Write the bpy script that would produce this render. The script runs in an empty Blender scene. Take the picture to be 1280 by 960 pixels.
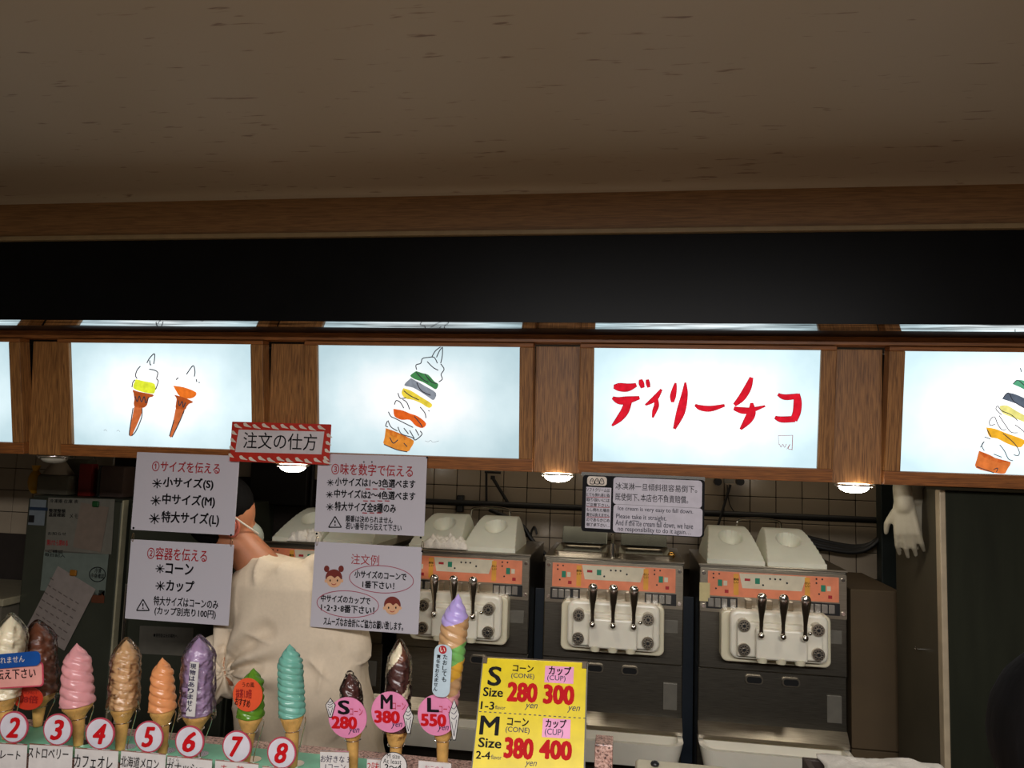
import bpy, bmesh, math, random
import numpy as np
from mathutils import Vector, Matrix, noise
random.seed(7)
PI = math.pi
SC = bpy.context.scene
COL = SC.collection

# ------------------------------------------------------------------ camera
YAW, PITCH, ROLL, F = 0.153015909, 0.0936966685, 0.0320539492, 957.37
CAM = Vector((0, 0, 1.6))
fw = Vector((-math.sin(YAW)*math.cos(PITCH), math.cos(YAW)*math.cos(PITCH), math.sin(PITCH)))
r0 = Vector((math.cos(YAW), math.sin(YAW), 0))
u0 = r0.cross(fw)
rt = math.cos(ROLL)*r0 + math.sin(ROLL)*u0
up = -math.sin(ROLL)*r0 + math.cos(ROLL)*u0
cd = bpy.data.cameras.new('camera')
cd.sensor_width = 36; cd.lens = F/1280*36; cd.clip_start = .02
camera = bpy.data.objects.new('camera', cd); COL.objects.link(camera)
M3 = Matrix((rt, up, -fw)).transposed()
camera.matrix_world = Matrix.Translation(CAM) @ M3.to_4x4()
SC.camera = camera
SC.view_settings.view_transform = 'Standard'
SC.view_settings.look = 'None'
SC.view_settings.gamma = 1
SC.view_settings.exposure = 0.0
w = bpy.data.worlds.new('world'); SC.world = w; w.use_nodes = True
w.node_tree.nodes['Background'].inputs[0].default_value = (1, .82, .62, 1)
w.node_tree.nodes['Background'].inputs[1].default_value = .018

def area(name, loc, target, sx, sy, power, color):
    l = bpy.data.lights.new(name, 'AREA'); l.shape = 'RECTANGLE'; l.size = sx; l.size_y = sy
    l.energy = power; l.color = color
    o = bpy.data.objects.new(name, l); COL.objects.link(o); o.location = loc
    o.rotation_euler = (Vector(target)-Vector(loc)).to_track_quat('-Z', 'Y').to_euler()
    return o
# corridor lamps behind the camera and an added fill light brightening the kitchen
area('corridor_lamp', (.2, -1.0, 2.31), (.2, -.999, 0), 2.4, .6, 205, (1, .965, .95))
area('kitchen_fill', (.1, 2.85, 2.5), (.1, 2.86, 0), 1.8, .3, 4.0, (1, .86, .66))

def ray(px, py):
    return fw + rt*((px-640)/F) - up*((py-480)/F)
def at(px, py, Y):
    d = ray(px, py); return CAM + d*(Y/d.y)

# ------------------------------------------------------------------ materials
def sr(r, g, b):
    return tuple(((c/255)/12.92 if c/255 <= .04045 else ((c/255+.055)/1.055)**2.4) for c in (r, g, b))
MATS = {}
def mat(name, col, rough=.5, metal=0, var=.06, scale=30, bump=0, spec=.5, coat=0, stretch=(1, 1, 1), sss=0):
    if name in MATS: return MATS[name]
    m = bpy.data.materials.new(name); m.use_nodes = True; nt = m.node_tree
    b = nt.nodes['Principled BSDF']
    b.inputs['Roughness'].default_value = rough; b.inputs['Metallic'].default_value = metal
    b.inputs['Specular IOR Level'].default_value = spec; b.inputs['Coat Weight'].default_value = coat
    if sss:
        b.inputs['Subsurface Weight'].default_value = sss; b.inputs['Subsurface Scale'].default_value = .01
    tc = nt.nodes.new('ShaderNodeTexCoord'); mp = nt.nodes.new('ShaderNodeMapping')
    mp.inputs['Scale'].default_value = stretch
    n = nt.nodes.new('ShaderNodeTexNoise'); n.inputs['Scale'].default_value = scale; n.inputs['Detail'].default_value = 4
    r = nt.nodes.new('ShaderNodeValToRGB')
    r.color_ramp.elements[0].position = .3; r.color_ramp.elements[1].position = .7
    r.color_ramp.elements[0].color = tuple(max(0, c*(1-var*2)) for c in col)+(1,)
    r.color_ramp.elements[1].color = tuple(min(1, c*(1+var)) for c in col)+(1,)
    nt.links.new(tc.outputs['Object'], mp.inputs[0]); nt.links.new(mp.outputs[0], n.inputs[0])
    nt.links.new(n.outputs[0], r.inputs[0]); nt.links.new(r.outputs[0], b.inputs['Base Color'])
    if bump:
        bp = nt.nodes.new('ShaderNodeBump'); bp.inputs['Strength'].default_value = bump; bp.inputs['Distance'].default_value = .004
        nt.links.new(n.outputs[0], bp.inputs['Height']); nt.links.new(bp.outputs[0], b.inputs['Normal'])
    MATS[name] = m; return m
def emit(name, col, s=1.0):
    if name in MATS: return MATS[name]
    m = bpy.data.materials.new(name); m.use_nodes = True; nt = m.node_tree
    nt.nodes.remove(nt.nodes['Principled BSDF'])
    e = nt.nodes.new('ShaderNodeEmission'); e.inputs[1].default_value = s
    n = nt.nodes.new('ShaderNodeTexNoise'); n.inputs['Scale'].default_value = 60
    tc = nt.nodes.new('ShaderNodeTexCoord'); nt.links.new(tc.outputs['Object'], n.inputs[0])
    r = nt.nodes.new('ShaderNodeValToRGB'); r.color_ramp.elements[0].position = .3; r.color_ramp.elements[1].position = .7
    r.color_ramp.elements[0].color = tuple(c*.8 for c in col)+(1,); r.color_ramp.elements[1].color = tuple(c*1.12 for c in col)+(1,)
    nt.links.new(n.outputs[0], r.inputs[0]); nt.links.new(r.outputs[0], e.inputs[0])
    nt.links.new(e.outputs[0], nt.nodes['Material Output'].inputs[0])
    MATS[name] = m; return m
def wood(name, dark, light, axis='Z', rough=.45):
    m = bpy.data.materials.new(name); m.use_nodes = True; nt = m.node_tree; b = nt.nodes['Principled BSDF']
    b.inputs['Roughness'].default_value = rough
    tc = nt.nodes.new('ShaderNodeTexCoord'); mp = nt.nodes.new('ShaderNodeMapping')
    mp.inputs['Scale'].default_value = {'Z': (120, 120, 5), 'X': (5, 120, 120)}[axis]
    n = nt.nodes.new('ShaderNodeTexNoise'); n.inputs['Scale'].default_value = 3; n.inputs['Detail'].default_value = 6; n.inputs['Distortion'].default_value = .6
    r = nt.nodes.new('ShaderNodeValToRGB'); r.color_ramp.elements[0].position = .35; r.color_ramp.elements[1].position = .62
    r.color_ramp.elements[0].color = dark+(1,); r.color_ramp.elements[1].color = light+(1,)
    bp = nt.nodes.new('ShaderNodeBump'); bp.inputs['Strength'].default_value = .25; bp.inputs['Distance'].default_value = .001
    nt.links.new(tc.outputs['Object'], mp.inputs[0]); nt.links.new(mp.outputs[0], n.inputs[0]); nt.links.new(n.outputs[0], r.inputs[0])
    nt.links.new(r.outputs[0], b.inputs['Base Color']); nt.links.new(n.outputs[0], bp.inputs['Height']); nt.links.new(bp.outputs[0], b.inputs['Normal'])
    return m
def laminate():
    m = bpy.data.materials.new('beech_laminate'); m.use_nodes = True; nt = m.node_tree; b = nt.nodes['Principled BSDF']
    b.inputs['Roughness'].default_value = .55
    tc = nt.nodes.new('ShaderNodeTexCoord')
    mp = nt.nodes.new('ShaderNodeMapping'); mp.inputs['Scale'].default_value = (13, 85, 85)
    mp.inputs['Rotation'].default_value = (0, 0, .05)
    n = nt.nodes.new('ShaderNodeTexNoise'); n.inputs['Scale'].default_value = 1.0; n.inputs['Detail'].default_value = 2.0; n.inputs['Distortion'].default_value = .3
    r = nt.nodes.new('ShaderNodeValToRGB'); r.color_ramp.elements[0].position = .665; r.color_ramp.elements[1].position = .74
    r.color_ramp.elements[0].color = (0, 0, 0, 1); r.color_ramp.elements[1].color = (1, 1, 1, 1)
    n2 = nt.nodes.new('ShaderNodeTexNoise'); n2.inputs['Scale'].default_value = 1.6; n2.inputs['Detail'].default_value = 3
    r2 = nt.nodes.new('ShaderNodeValToRGB'); r2.color_ramp.elements[0].color = sr(166, 149, 121)+(1,); r2.color_ramp.elements[1].color = sr(184, 168, 142)+(1,)
    mx = nt.nodes.new('ShaderNodeMix'); mx.data_type = 'RGBA'; mx.inputs[7].default_value = sr(105, 75, 50)+(1,)
    mu = nt.nodes.new('ShaderNodeMath'); mu.operation = 'MULTIPLY'; mu.inputs[1].default_value = .75
    nt.links.new(tc.outputs['Object'], mp.inputs[0]); nt.links.new(mp.outputs[0], n.inputs[0]); nt.links.new(n.outputs[0], r.inputs[0])
    nt.links.new(tc.outputs['Object'], n2.inputs[0]); nt.links.new(n2.outputs[0], r2.inputs[0])
    nt.links.new(r.outputs[0], mu.inputs[0]); nt.links.new(mu.outputs[0], mx.inputs[0]); nt.links.new(r2.outputs[0], mx.inputs[6])
    nt.links.new(mx.outputs[2], b.inputs['Base Color'])
    return m
def granite():
    m = bpy.data.materials.new('pink_granite'); m.use_nodes = True; nt = m.node_tree; b = nt.nodes['Principled BSDF']; b.inputs['Roughness'].default_value = .3
    tc = nt.nodes.new('ShaderNodeTexCoord'); v = nt.nodes.new('ShaderNodeTexVoronoi'); v.inputs['Scale'].default_value = 260
    r = nt.nodes.new('ShaderNodeValToRGB'); e = r.color_ramp.elements
    e[0].position = 0; e[0].color = sr(70, 50, 45)+(1,); e[1].position = 1; e[1].color = sr(225, 190, 175)+(1,)
    k = e.new(.35); k.color = sr(178, 135, 120)+(1,)
    sp = nt.nodes.new('ShaderNodeSeparateColor')
    nt.links.new(tc.outputs['Object'], v.inputs[0]); nt.links.new(v.outputs['Color'], sp.inputs[0]); nt.links.new(sp.outputs[0], r.inputs[0])
    nt.links.new(r.outputs[0], b.inputs['Base Color']); return m
def backlit(strength=1.08):
    # milky acrylic lit by two tubes inside: brightest along its middle, cooler at the rim
    m = bpy.data.materials.new('backlit_acrylic'); m.use_nodes = True; nt = m.node_tree
    nt.nodes.remove(nt.nodes['Principled BSDF'])
    e = nt.nodes.new('ShaderNodeEmission')
    tc = nt.nodes.new('ShaderNodeTexCoord'); mp = nt.nodes.new('ShaderNodeMapping')
    mp.inputs['Scale'].default_value = (3.3, 0.001, 6.0)
    g = nt.nodes.new('ShaderNodeVectorMath'); g.operation = 'LENGTH'
    n = nt.nodes.new('ShaderNodeTexNoise'); n.inputs['Scale'].default_value = 7; n.inputs['Detail'].default_value = 6
    a = nt.nodes.new('ShaderNodeMath'); a.operation = 'MULTIPLY_ADD'; a.inputs[1].default_value = .7
    r = nt.nodes.new('ShaderNodeValToRGB'); el = r.color_ramp.elements
    el[0].position = .42; el[0].color = (1.0, 1.0, 1.0, 1); el[1].position = 1.0; el[1].color = (.47, .62, .67, 1)
    k = el.new(.72); k.color = (.66, .80, .84, 1)
    k = el.new(1.0); k.color = (.47, .62, .67, 1)
    dv = nt.nodes.new('ShaderNodeMath'); dv.operation = 'MULTIPLY'; dv.inputs[1].default_value = .62
    nt.links.new(tc.outputs['Object'], mp.inputs[0]); nt.links.new(mp.outputs[0], g.inputs[0])
    nt.links.new(tc.outputs['Object'], n.inputs[0]); nt.links.new(n.outputs[0], a.inputs[0]); nt.links.new(g.outputs['Value'], a.inputs[2])
    nt.links.new(a.outputs[0], dv.inputs[0]); nt.links.new(dv.outputs[0], r.inputs[0])
    nt.links.new(r.outputs[0], e.inputs[0]); e.inputs[1].default_value = strength
    nt.links.new(e.outputs[0], nt.nodes['Material Output'].inputs[0]); return m
def plastic_film():
    m = bpy.data.materials.new('clear_film'); m.use_nodes = True; nt = m.node_tree; nt.nodes.remove(nt.nodes['Principled BSDF'])
    t = nt.nodes.new('ShaderNodeBsdfTransparent'); g = nt.nodes.new('ShaderNodeBsdfGlossy'); g.inputs['Roughness'].default_value = .12
    mx = nt.nodes.new('ShaderNodeMixShader'); fr = nt.nodes.new('ShaderNodeFresnel'); fr.inputs[0].default_value = 1.38
    n = nt.nodes.new('ShaderNodeTexNoise'); n.inputs['Scale'].default_value = 60; n.inputs['Detail'].default_value = 3
    tc = nt.nodes.new('ShaderNodeTexCoord'); bp = nt.nodes.new('ShaderNodeBump'); bp.inputs['Strength'].default_value = .8; bp.inputs['Distance'].default_value = .006
    nt.links.new(tc.outputs['Object'], n.inputs[0]); nt.links.new(n.outputs[0], bp.inputs['Height'])
    nt.links.new(bp.outputs[0], g.inputs['Normal']); nt.links.new(bp.outputs[0], fr.inputs['Normal'])
    nt.links.new(fr.outputs[0], mx.inputs[0]); nt.links.new(t.outputs[0], mx.inputs[1]); nt.links.new(g.outputs[0], mx.inputs[2])
    nt.links.new(mx.outputs[0], nt.nodes['Material Output'].inputs[0]); return m

LAM = laminate(); GRAN = granite(); BACKLIT = [backlit(k_) for k_ in (1.2, 1.22, 1.08, 1.42, 1.5)]; FILM = plastic_film()
OAK = wood('oak_upright', sr(112, 72, 36), sr(172, 120, 66), 'Z')
OAKX = wood('oak_rail', sr(118, 70, 32), sr(160, 98, 46), 'X')
BLACK = mat('black_lacquer', sr(13, 14, 15), .35, 0, .1, 8, spec=.12, bump=.02)
DARK = mat('black_plastic', sr(20, 20, 22), .4)
STEEL = mat('brushed_steel', sr(178, 168, 150), .3, 1, .1, 20, .05, stretch=(1, 8, 30))
STEELD = mat('dark_brushed_steel', sr(120, 115, 104), .34, 1, .12, 20, .05, stretch=(1, 8, 20))
CHROME = mat('chrome', sr(235, 232, 225), .16, 1, .02)
PAPER = mat('laminated_paper', sr(205, 200, 208), .35, 0, .01, 3, coat=.25)
INK = mat('black_ink', sr(14, 13, 16), .6, var=.1, spec=.15)
RED = mat('red_ink', sr(170, 22, 34), .5, var=.1)
CREAM = mat('cream_plastic', sr(222, 214, 186), .32, 0, .03, 12, sss=.05)
CREAM2 = mat('ivory_plastic', sr(232, 226, 208), .3, 0, .03, 12, sss=.05)
LIDM = mat('lid_plastic', sr(226, 225, 206), .35, 0, .03, 14, sss=.1)
TILE = mat('beige_tile', sr(176, 160, 138), .18, 0, .05, 6, .02)
GROUT = mat('grout', sr(48, 40, 34), .9)
SKIN = mat('skin', sr(178, 116, 82), .5, 0, .04, 40, .02, sss=.15)
SHIRT = mat('white_shirt', sr(228, 210, 184), .85, 0, .02, 120, .05)
HAIR = mat('black_hair', sr(10, 8, 8), .8, 0, .3, 60, .5, spec=.12, stretch=(1, 1, .15))
TROU = mat('dark_trousers', sr(25, 26, 32), .8)
WAFER = mat('wafer', sr(206, 160, 88), .55, 0, .12, 60, .15, sss=.05)
CLOTH = mat('white_towel', sr(246, 238, 224), .9, 0, .03, 200, .4)

# ------------------------------------------------------------------ object helpers
def tag(o, label=None, cat=None, group=None, kind=None):
    if label: o['label'] = label
    if cat: o['category'] = cat
    if group: o['group'] = group
    if kind: o['kind'] = kind
    return o
def link(name, me, m=None, parent=None, smooth=False):
    o = bpy.data.objects.new(name, me); COL.objects.link(o)
    if m is not None:
        for mm in (m if isinstance(m, (list, tuple)) else [m]): me.materials.append(mm)
    if parent is not None: o.parent = parent
    if smooth: me.polygons.foreach_set('use_smooth', [True]*len(me.polygons))
    return o
def mesh(name, vs, fs, m=None, parent=None, smooth=False):
    me = bpy.data.meshes.new(name); me.from_pydata([tuple(v) for v in vs], [], fs); me.update()
    return link(name, me, m, parent, smooth)
def empty(name, loc, rz=0, label=None, cat=None, group=None, M=None):
    o = bpy.data.objects.new(name, None); COL.objects.link(o); o.empty_display_size = .05
    if M is not None: o.matrix_world = M
    else: o.location = loc; o.rotation_euler = (0, 0, rz)
    return tag(o, label, cat, group)
class MB:
    def __init__(s): s.b = bmesh.new()
    def box(s, x0, x1, y0, y1, z0, z1, bev=0, seg=2, mi=0):
        t = bmesh.new(); bmesh.ops.create_cube(t, size=1)
        for v in t.verts:
            v.co = Vector((x0+(v.co.x+.5)*(x1-x0), y0+(v.co.y+.5)*(y1-y0), z0+(v.co.z+.5)*(z1-z0)))
        if bev: bmesh.ops.bevel(t, geom=list(t.edges), offset=bev, segments=seg, affect='EDGES', profile=.5)
        for f in t.faces: f.material_index = mi
        return s.add(t)
    def add(s, t, M=None):
        me = bpy.data.meshes.new('t'); t.to_mesh(me); t.free()
        if M is not None: me.transform(M)
        s.b.from_mesh(me); bpy.data.meshes.remove(me); return s
    def cyl(s, p0, p1, r0, r1=None, n=16, cap=True):
        r1 = r0 if r1 is None else r1
        p0, p1 = Vector(p0), Vector(p1); d = p1-p0
        t = bmesh.new(); bmesh.ops.create_cone(t, cap_ends=cap, segments=n, radius1=max(r0, 1e-5), radius2=max(r1, 1e-5), depth=d.length)
        M = Matrix.Translation((p0+p1)/2) @ d.to_track_quat('Z', 'Y').to_matrix().to_4x4()
        return s.add(t, M)
    def sph(s, c, r, sc=(1, 1, 1), n=16):
        t = bmesh.new(); bmesh.ops.create_uvsphere(t, u_segments=n, v_segments=max(6, n//2), radius=r)
        return s.add(t, Matrix.Translation(c) @ Matrix.Diagonal((*sc, 1)))
    def tube(s, pts, r, n=8):
        vs, fs = tube_geo(pts, r, n); t = bmesh.new()
        bv = [t.verts.new(v) for v in vs]
        for f in fs: t.faces.new([bv[i] for i in f])
        return s.add(t)
    def prism(s, poly, y0, y1):   # polygon in XZ, extruded in Y
        t = bmesh.new(); a = [t.verts.new((x, y0, z)) for x, z in poly]; b = [t.verts.new((x, y1, z)) for x, z in poly]
        n = len(poly); t.faces.new(a); t.faces.new(b[::-1])
        for i in range(n): t.faces.new((a[i], b[i], b[(i+1) % n], a[(i+1) % n]))
        bmesh.ops.recalc_face_normals(t, faces=t.faces); return s.add(t)
    def build(s, name, m, parent=None, smooth=False, M=None):
        me = bpy.data.meshes.new(name); s.b.to_mesh(me); s.b.free()
        if M is not None: me.transform(M)
        o = link(name, me, m, parent)
        if smooth:
            me.polygons.foreach_set('use_smooth', [True]*len(me.polygons))
            me.set_sharp_from_angle(angle=math.radians(40))
        return o
def tube_geo(pts, r, n=8):
    pts = [Vector(p) for p in pts]; rs = r if isinstance(r, (list, tuple)) else [r]*len(pts)
    vs, fs = [], []; ref = None
    for i, p in enumerate(pts):
        d = (pts[min(i+1, len(pts)-1)]-pts[max(i-1, 0)]).normalized()
        if ref is None: ref = Vector((0, 0, 1)) if abs(d.z) < .9 else Vector((1, 0, 0))
        a = (ref - d*ref.dot(d)).normalized(); ref = a; b = d.cross(a)
        for k in range(n):
            t = 2*PI*k/n; vs.append(p + (a*math.cos(t)+b*math.sin(t))*rs[i])
    for i in range(len(pts)-1):
        for k in range(n):
            fs.append((i*n+k, i*n+(k+1) % n, (i+1)*n+(k+1) % n, (i+1)*n+k))
    fs.append(tuple(range(n))[::-1]); fs.append(tuple(range((len(pts)-1)*n, len(pts)*n)))
    return vs, fs
def spline(pts, k=6):
    pts = [Vector(p) for p in pts]; out = []
    P = [pts[0]]+pts+[pts[-1]]
    for i in range(1, len(P)-2):
        a, b, c, d = P[i-1], P[i], P[i+1], P[i+2]
        for j in range(k):
            t = j/k
            out.append(.5*((2*b)+(c-a)*t+(2*a-5*b+4*c-d)*t*t+(3*b-a-3*c+d)*t**3))
    out.append(pts[-1]); return out
def loft(rings):
    vs, fs = [], []; n = len(rings[0])
    for r in rings: vs += r
    for i in range(len(rings)-1):
        for k in range(n): fs.append((i*n+k, i*n+(k+1) % n, (i+1)*n+(k+1) % n, (i+1)*n+k))
    fs.append(tuple(range(n))[::-1]); fs.append(tuple(range((len(rings)-1)*n, len(rings)*n)))
    return vs, fs
def copy_tree(o, parent=None):
    c = o.copy(); COL.objects.link(c)
    if parent is not None: c.parent = parent
    for ch in list(o.children): copy_tree(ch, c)
    return c
def lathe(prof, n=32):
    vs, fs = [], []
    for r, z in prof:
        for k in range(n): vs.append((r*math.cos(2*PI*k/n), r*math.sin(2*PI*k/n), z))
    for i in range(len(prof)-1):
        for k in range(n): fs.append((i*n+k, i*n+(k+1) % n, (i+1)*n+(k+1) % n, (i+1)*n+k))
    return vs, fs

# ------------------------------------------------------------------ flat print: planes, text and strokes
class Pl:
    """a real flat board given by three of its corners; local X right, Z up, Y away from the viewer"""
    def __init__(s, tl, tr, bl):
        TL, TR, BL = at(*tl), at(*tr), at(*bl)
        s.ex = (TR-TL).normalized(); ez = TL-BL; ez = ez - s.ex*ez.dot(s.ex)
        s.w = (TR-TL).length; s.h = ez.length; s.ez = ez.normalized(); s.ey = s.ez.cross(s.ex)
        mid = (TL+TR)/2 + (BL-TL)/2
        s.o = mid - s.ez*(s.h/2)     # bottom centre
        s.M = Matrix((s.ex, s.ey, s.ez)).transposed().to_4x4(); s.M.translation = s.o
    def uv(s, px, py):
        d = ray(px, py); t = (s.o-CAM).dot(s.ey)/d.dot(s.ey); p = CAM+d*t-s.o
        return p.dot(s.ex), p.dot(s.ez)
    def root(s, name, label, cat, group=None): return empty(name, None, 0, label, cat, group, M=s.M)
    def part_of(s, name, label, cone_):
        r = bpy.data.objects.new(name, None); COL.objects.link(r); r.parent = cone_; r['label'] = label
        r.matrix_local = Matrix.Translation(-cone_.location) @ s.M; return r
TXT = {}
def text_mesh(body, bold=0., shear=0., spacing=1., lead=1.):
    c = bpy.data.curves.new('lettering', 'FONT'); c.body = body; c.shear = shear
    c.space_character = spacing; c.space_line = lead; c.resolution_u = 3; c.align_x = 'CENTER'
    o = bpy.data.objects.new('tmp', c); COL.objects.link(o); bpy.context.view_layer.update()
    me = bpy.data.meshes.new_from_object(o.evaluated_get(bpy.context.evaluated_depsgraph_get()))
    bpy.data.objects.remove(o); bpy.data.curves.remove(c)
    if bold > .001 and len(me.vertices):      # heavier stroke: the same outline laid down a few times, slightly apart
        b = bmesh.new(); h = bold*.95
        for q, (dx, dy) in enumerate(((-h, -h*.5), (h, -h*.5), (-h, h*.5), (h, h*.5), (0, h*.8), (0, -h*.8))):
            m2 = me.copy(); m2.transform(Matrix.Translation((dx, dy, q*.00002))); b.from_mesh(m2); bpy.data.meshes.remove(m2)
        b.to_mesh(me); b.free()
    return me
def text(pl, root, body, box, m, bold=.02, shear=0., y=-.0012, rot=0, lead=1., name='lettering', keep=False):
    """fits the lettering into a box (px of the photo) on board pl"""
    if body[0] == '✳':
        hh = (box[3]-box[1]); ax_, ay_, ar = box[0]+hh*.38, (box[1]+box[3])/2-.2, hh*.40
        ribbons(pl, root, [[(ax_-ar*math.cos(t), ay_-ar*math.sin(t), hh*.075), (ax_+ar*math.cos(t), ay_+ar*math.sin(t), hh*.075)] for t in (0, PI/4, PI/2, 3*PI/4)], m, name='asterisk')
        body = body[1:]; box = (box[0]+hh*.86, box[1], box[2], box[3])
    me = text_mesh(body, bold, shear, lead=lead)
    if not len(me.vertices): return None
    xs = [v.co.x for v in me.vertices]; ys = [v.co.y for v in me.vertices]
    x0, x1, y0, y1 = min(xs), max(xs), min(ys), max(ys)
    cx, cy = (box[0]+box[2])/2, (box[1]+box[3])/2
    u, v = pl.uv(cx, cy)
    ul, _ = pl.uv(box[0], cy); ur, _ = pl.uv(box[2], cy); _, vt = pl.uv(cx, box[1]); _, vb = pl.uv(cx, box[3])
    sx = (ur-ul)/(x1-x0); sy = (vt-vb)/(y1-y0)
    if keep: sx = sy = min(sx, sy)
    M = Matrix.Translation((u, y, v)) @ Matrix.Rotation(rot, 4, 'Y') @ Matrix.Rotation(PI/2, 4, 'X') @ Matrix.Diagonal((sx, sy, 1, 1)) @ Matrix.Translation((-(x0+x1)/2, -(y0+y1)/2, 0))
    me.transform(M); me.materials.clear()
    return link(name, me, m, root)
def ribbons(pl, root, strokes, m, tf=lambda x, y: (x, y), y=-.0014, name='ink_line'):
    """strokes: lists of (x, y, width) in tf's frame (px)"""
    vs, fs = [], []
    for st in strokes:
        P = []
        for a in st:
            X, Yy = tf(a[0], a[1]); X2, _ = tf(a[0]+a[2], a[1])
            u, v = pl.uv(X, Yy); u2, _ = pl.uv(X2, Yy); P.append(Vector((u, v, abs(u2-u))))
        S = spline(P, 5) if len(P) > 2 else P
        b = len(vs)
        for i, p in enumerate(S):
            d = Vector((S[min(i+1, len(S)-1)].x-S[max(i-1, 0)].x, S[min(i+1, len(S)-1)].y-S[max(i-1, 0)].y))
            if d.length < 1e-9: d = Vector((1, 0))
            d.normalize(); n = Vector((-d.y, d.x))*abs(p.z)/2
            vs += [(p.x+n.x, y, p.y+n.y), (p.x-n.x, y, p.y-n.y)]
            if i: k = b+2*i; fs.append((k-2, k-1, k+1, k))
    o = mesh(name, vs, fs, m, root)
    if len(strokes) > 1: o['kind'] = 'stuff'      # pen lines too fine to pick apart singly
    return o
def blob(pl, root, poly, m, tf=lambda x, y: (x, y), y=-.0011, name='paint_patch', smooth=3):
    P = [Vector((*pl.uv(*tf(a, b)), 0)) for a, b in poly]
    if smooth: P = spline(P+[P[0]], smooth)[:-1]
    t = bmesh.new(); f = t.faces.new([t.verts.new((p.x, y, p.y)) for p in P]); bmesh.ops.triangulate(t, faces=[f])
    b = MB(); b.add(t); return b.build(name, m, root)
def disc(pl, root, cx, cy, rx, ry, m, y=-.001, th=0, name='disc', n=40):
    u, v = pl.uv(cx, cy); a = abs(pl.uv(cx+rx, cy)[0]-u); b = abs(pl.uv(cx, cy+ry)[1]-v)
    P = [(u+a*math.cos(2*PI*k/n), v+b*math.sin(2*PI*k/n)) for k in range(n)]
    if th: return MB().prism(P, y, y+th).build(name, m, root)
    return mesh(name, [(p, y, q) for p, q in P], [tuple(range(n))], m, root)
def rounded(w, h, r, cx=0, cz=0, n=5):
    P = []
    for sx, sz, a0 in ((1, 1, 0), (-1, 1, PI/2), (-1, -1, PI), (1, -1, 3*PI/2)):
        for k in range(n+1):
            a = a0+PI/2*k/n; P.append((cx+sx*(w/2-r)+r*math.cos(a), cz+sz*(h/2-r)+r*math.sin(a)))
    return P
def rrect(pl, root, box, r, m, y=-.001, th=0, name='panel'):
    u, v = pl.uv((box[0]+box[2])/2, (box[1]+box[3])/2)
    W = abs(pl.uv(box[2], (box[1]+box[3])/2)[0]-pl.uv(box[0], (box[1]+box[3])/2)[0]); H = abs(pl.uv((box[0]+box[2])/2, box[1])[1]-pl.uv((box[0]+box[2])/2, box[3])[1])
    P = rounded(W, H, min(r, W/2.01, H/2.01), u, v)
    if th: return MB().prism(P, y, y+th).build(name, m, root)
    return mesh(name, [(p, y, q) for p, q in P], [tuple(range(len(P)))[::-1]], m, root)

# ------------------------------------------------------------------ room shell
def struct(name, vs_or_mb, m, fs=None, smooth=False):
    o = vs_or_mb.build(name, m) if isinstance(vs_or_mb, MB) else mesh(name, vs_or_mb, fs, m, None, smooth)
    o['kind'] = 'structure'; return o
XL, XR = -4.2, 3.2
struct('floor', MB().box(XL, XR, -3, 3.3, -.1, 0), mat('grey_floor', sr(118, 108, 96), .5))
# laminate ceiling curving down into a fascia
prof = [(-3, 2.325), (1.2, 2.325), (1.95, 2.325), (1.975, 2.323), (1.988, 2.316), (1.993, 2.306)]
vs = []; n = len(prof)
for x in (XL, XR): vs += [(x, y, z) for y, z in prof]
fs = [(i, i+1, n+i+1, n+i) for i in range(n-1)]
c = struct('ceiling', vs, LAM, fs, True)
sm = c.modifiers.new('s', 'SOLIDIFY'); sm.thickness = .01; sm.offset = -1
struct('trim_3', MB().box(XL, XR, 1.993, 2.03, 2.2, 2.307, .001), wood('fascia_wood', sr(118, 84, 50), sr(146, 108, 66), 'X', .5))
bt = MB().box(XL, XR, 1.985, 2.02, 2.193, 2.206, .002).build('trim_1', mat('gold_trim', sr(150, 128, 92), .4)); bt['kind'] = 'structure'
bvs = [];  bp_ = [(2.0, 2.192), (2.0, 1.956), (2.041, 1.947), (2.145, 1.947), (2.145, 2.192)]
for x in (XL, XR): bvs += [(x, y, z) for y, z in bp_]
t2 = struct('trim_2', bvs, BLACK, [(4, 3, 2, 1, 0), (5, 6, 7, 8, 9)]+[(i, (i+1) % 5, 5+(i+1) % 5, 5+i) for i in range(5)])
LIP = mat('scuffed_reflector_lip', (.72, .78, .82), .06, 1, .5, 3, stretch=(2, 30, 30))
mesh('reflector_lip', [(XL, 1.9995, 1.9555), (XR, 1.9995, 1.9555), (XR, 2.041, 1.9462), (XL, 2.041, 1.9462)], [(0, 1, 2, 3)], LIP, t2)  # added metal strip, tilted to mirror the lit panels along the beam
struct('kitchen_ceiling', MB().box(XL, XR, 2.15, 3.4, 2.6, 2.65), mat('kitchen_paint', sr(110, 102, 90), .8))
wb = struct('wall_back', MB().box(XL, XR, 3.208, 3.3, 0, 2.6), GROUT)
# tiles, 0.1 m, one object each
tm = MB().box(-.0485, .0485, 0, .008, -.0485, .0485, .0015, 1).build('tile', TILE, wb)
first = True
for j in range(-3, 3):
    for i in range(-37, 4):
        x = .784+.1*i+.05-.1; z = 1.469+.1*j+.05
        px = x; vis = (-3.0 < x < -2.35) or (-1.95 < x < 1.1)
        if not vis: continue
        if x < -1.0 and x > -1.95 and j < 0: continue
        o = tm if first else tm.copy()
        if not first: COL.objects.link(o)
        first = False
        o.location = (x, 3.2, z); o.rotation_euler = (random.uniform(-.004, .004), 0, random.uniform(-.006, .006))
struct('wall_left', MB().box(XL-.1, XL, -3, 3.3, 0, 2.6), mat('side_paint', sr(120, 110, 96), .8))

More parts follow.
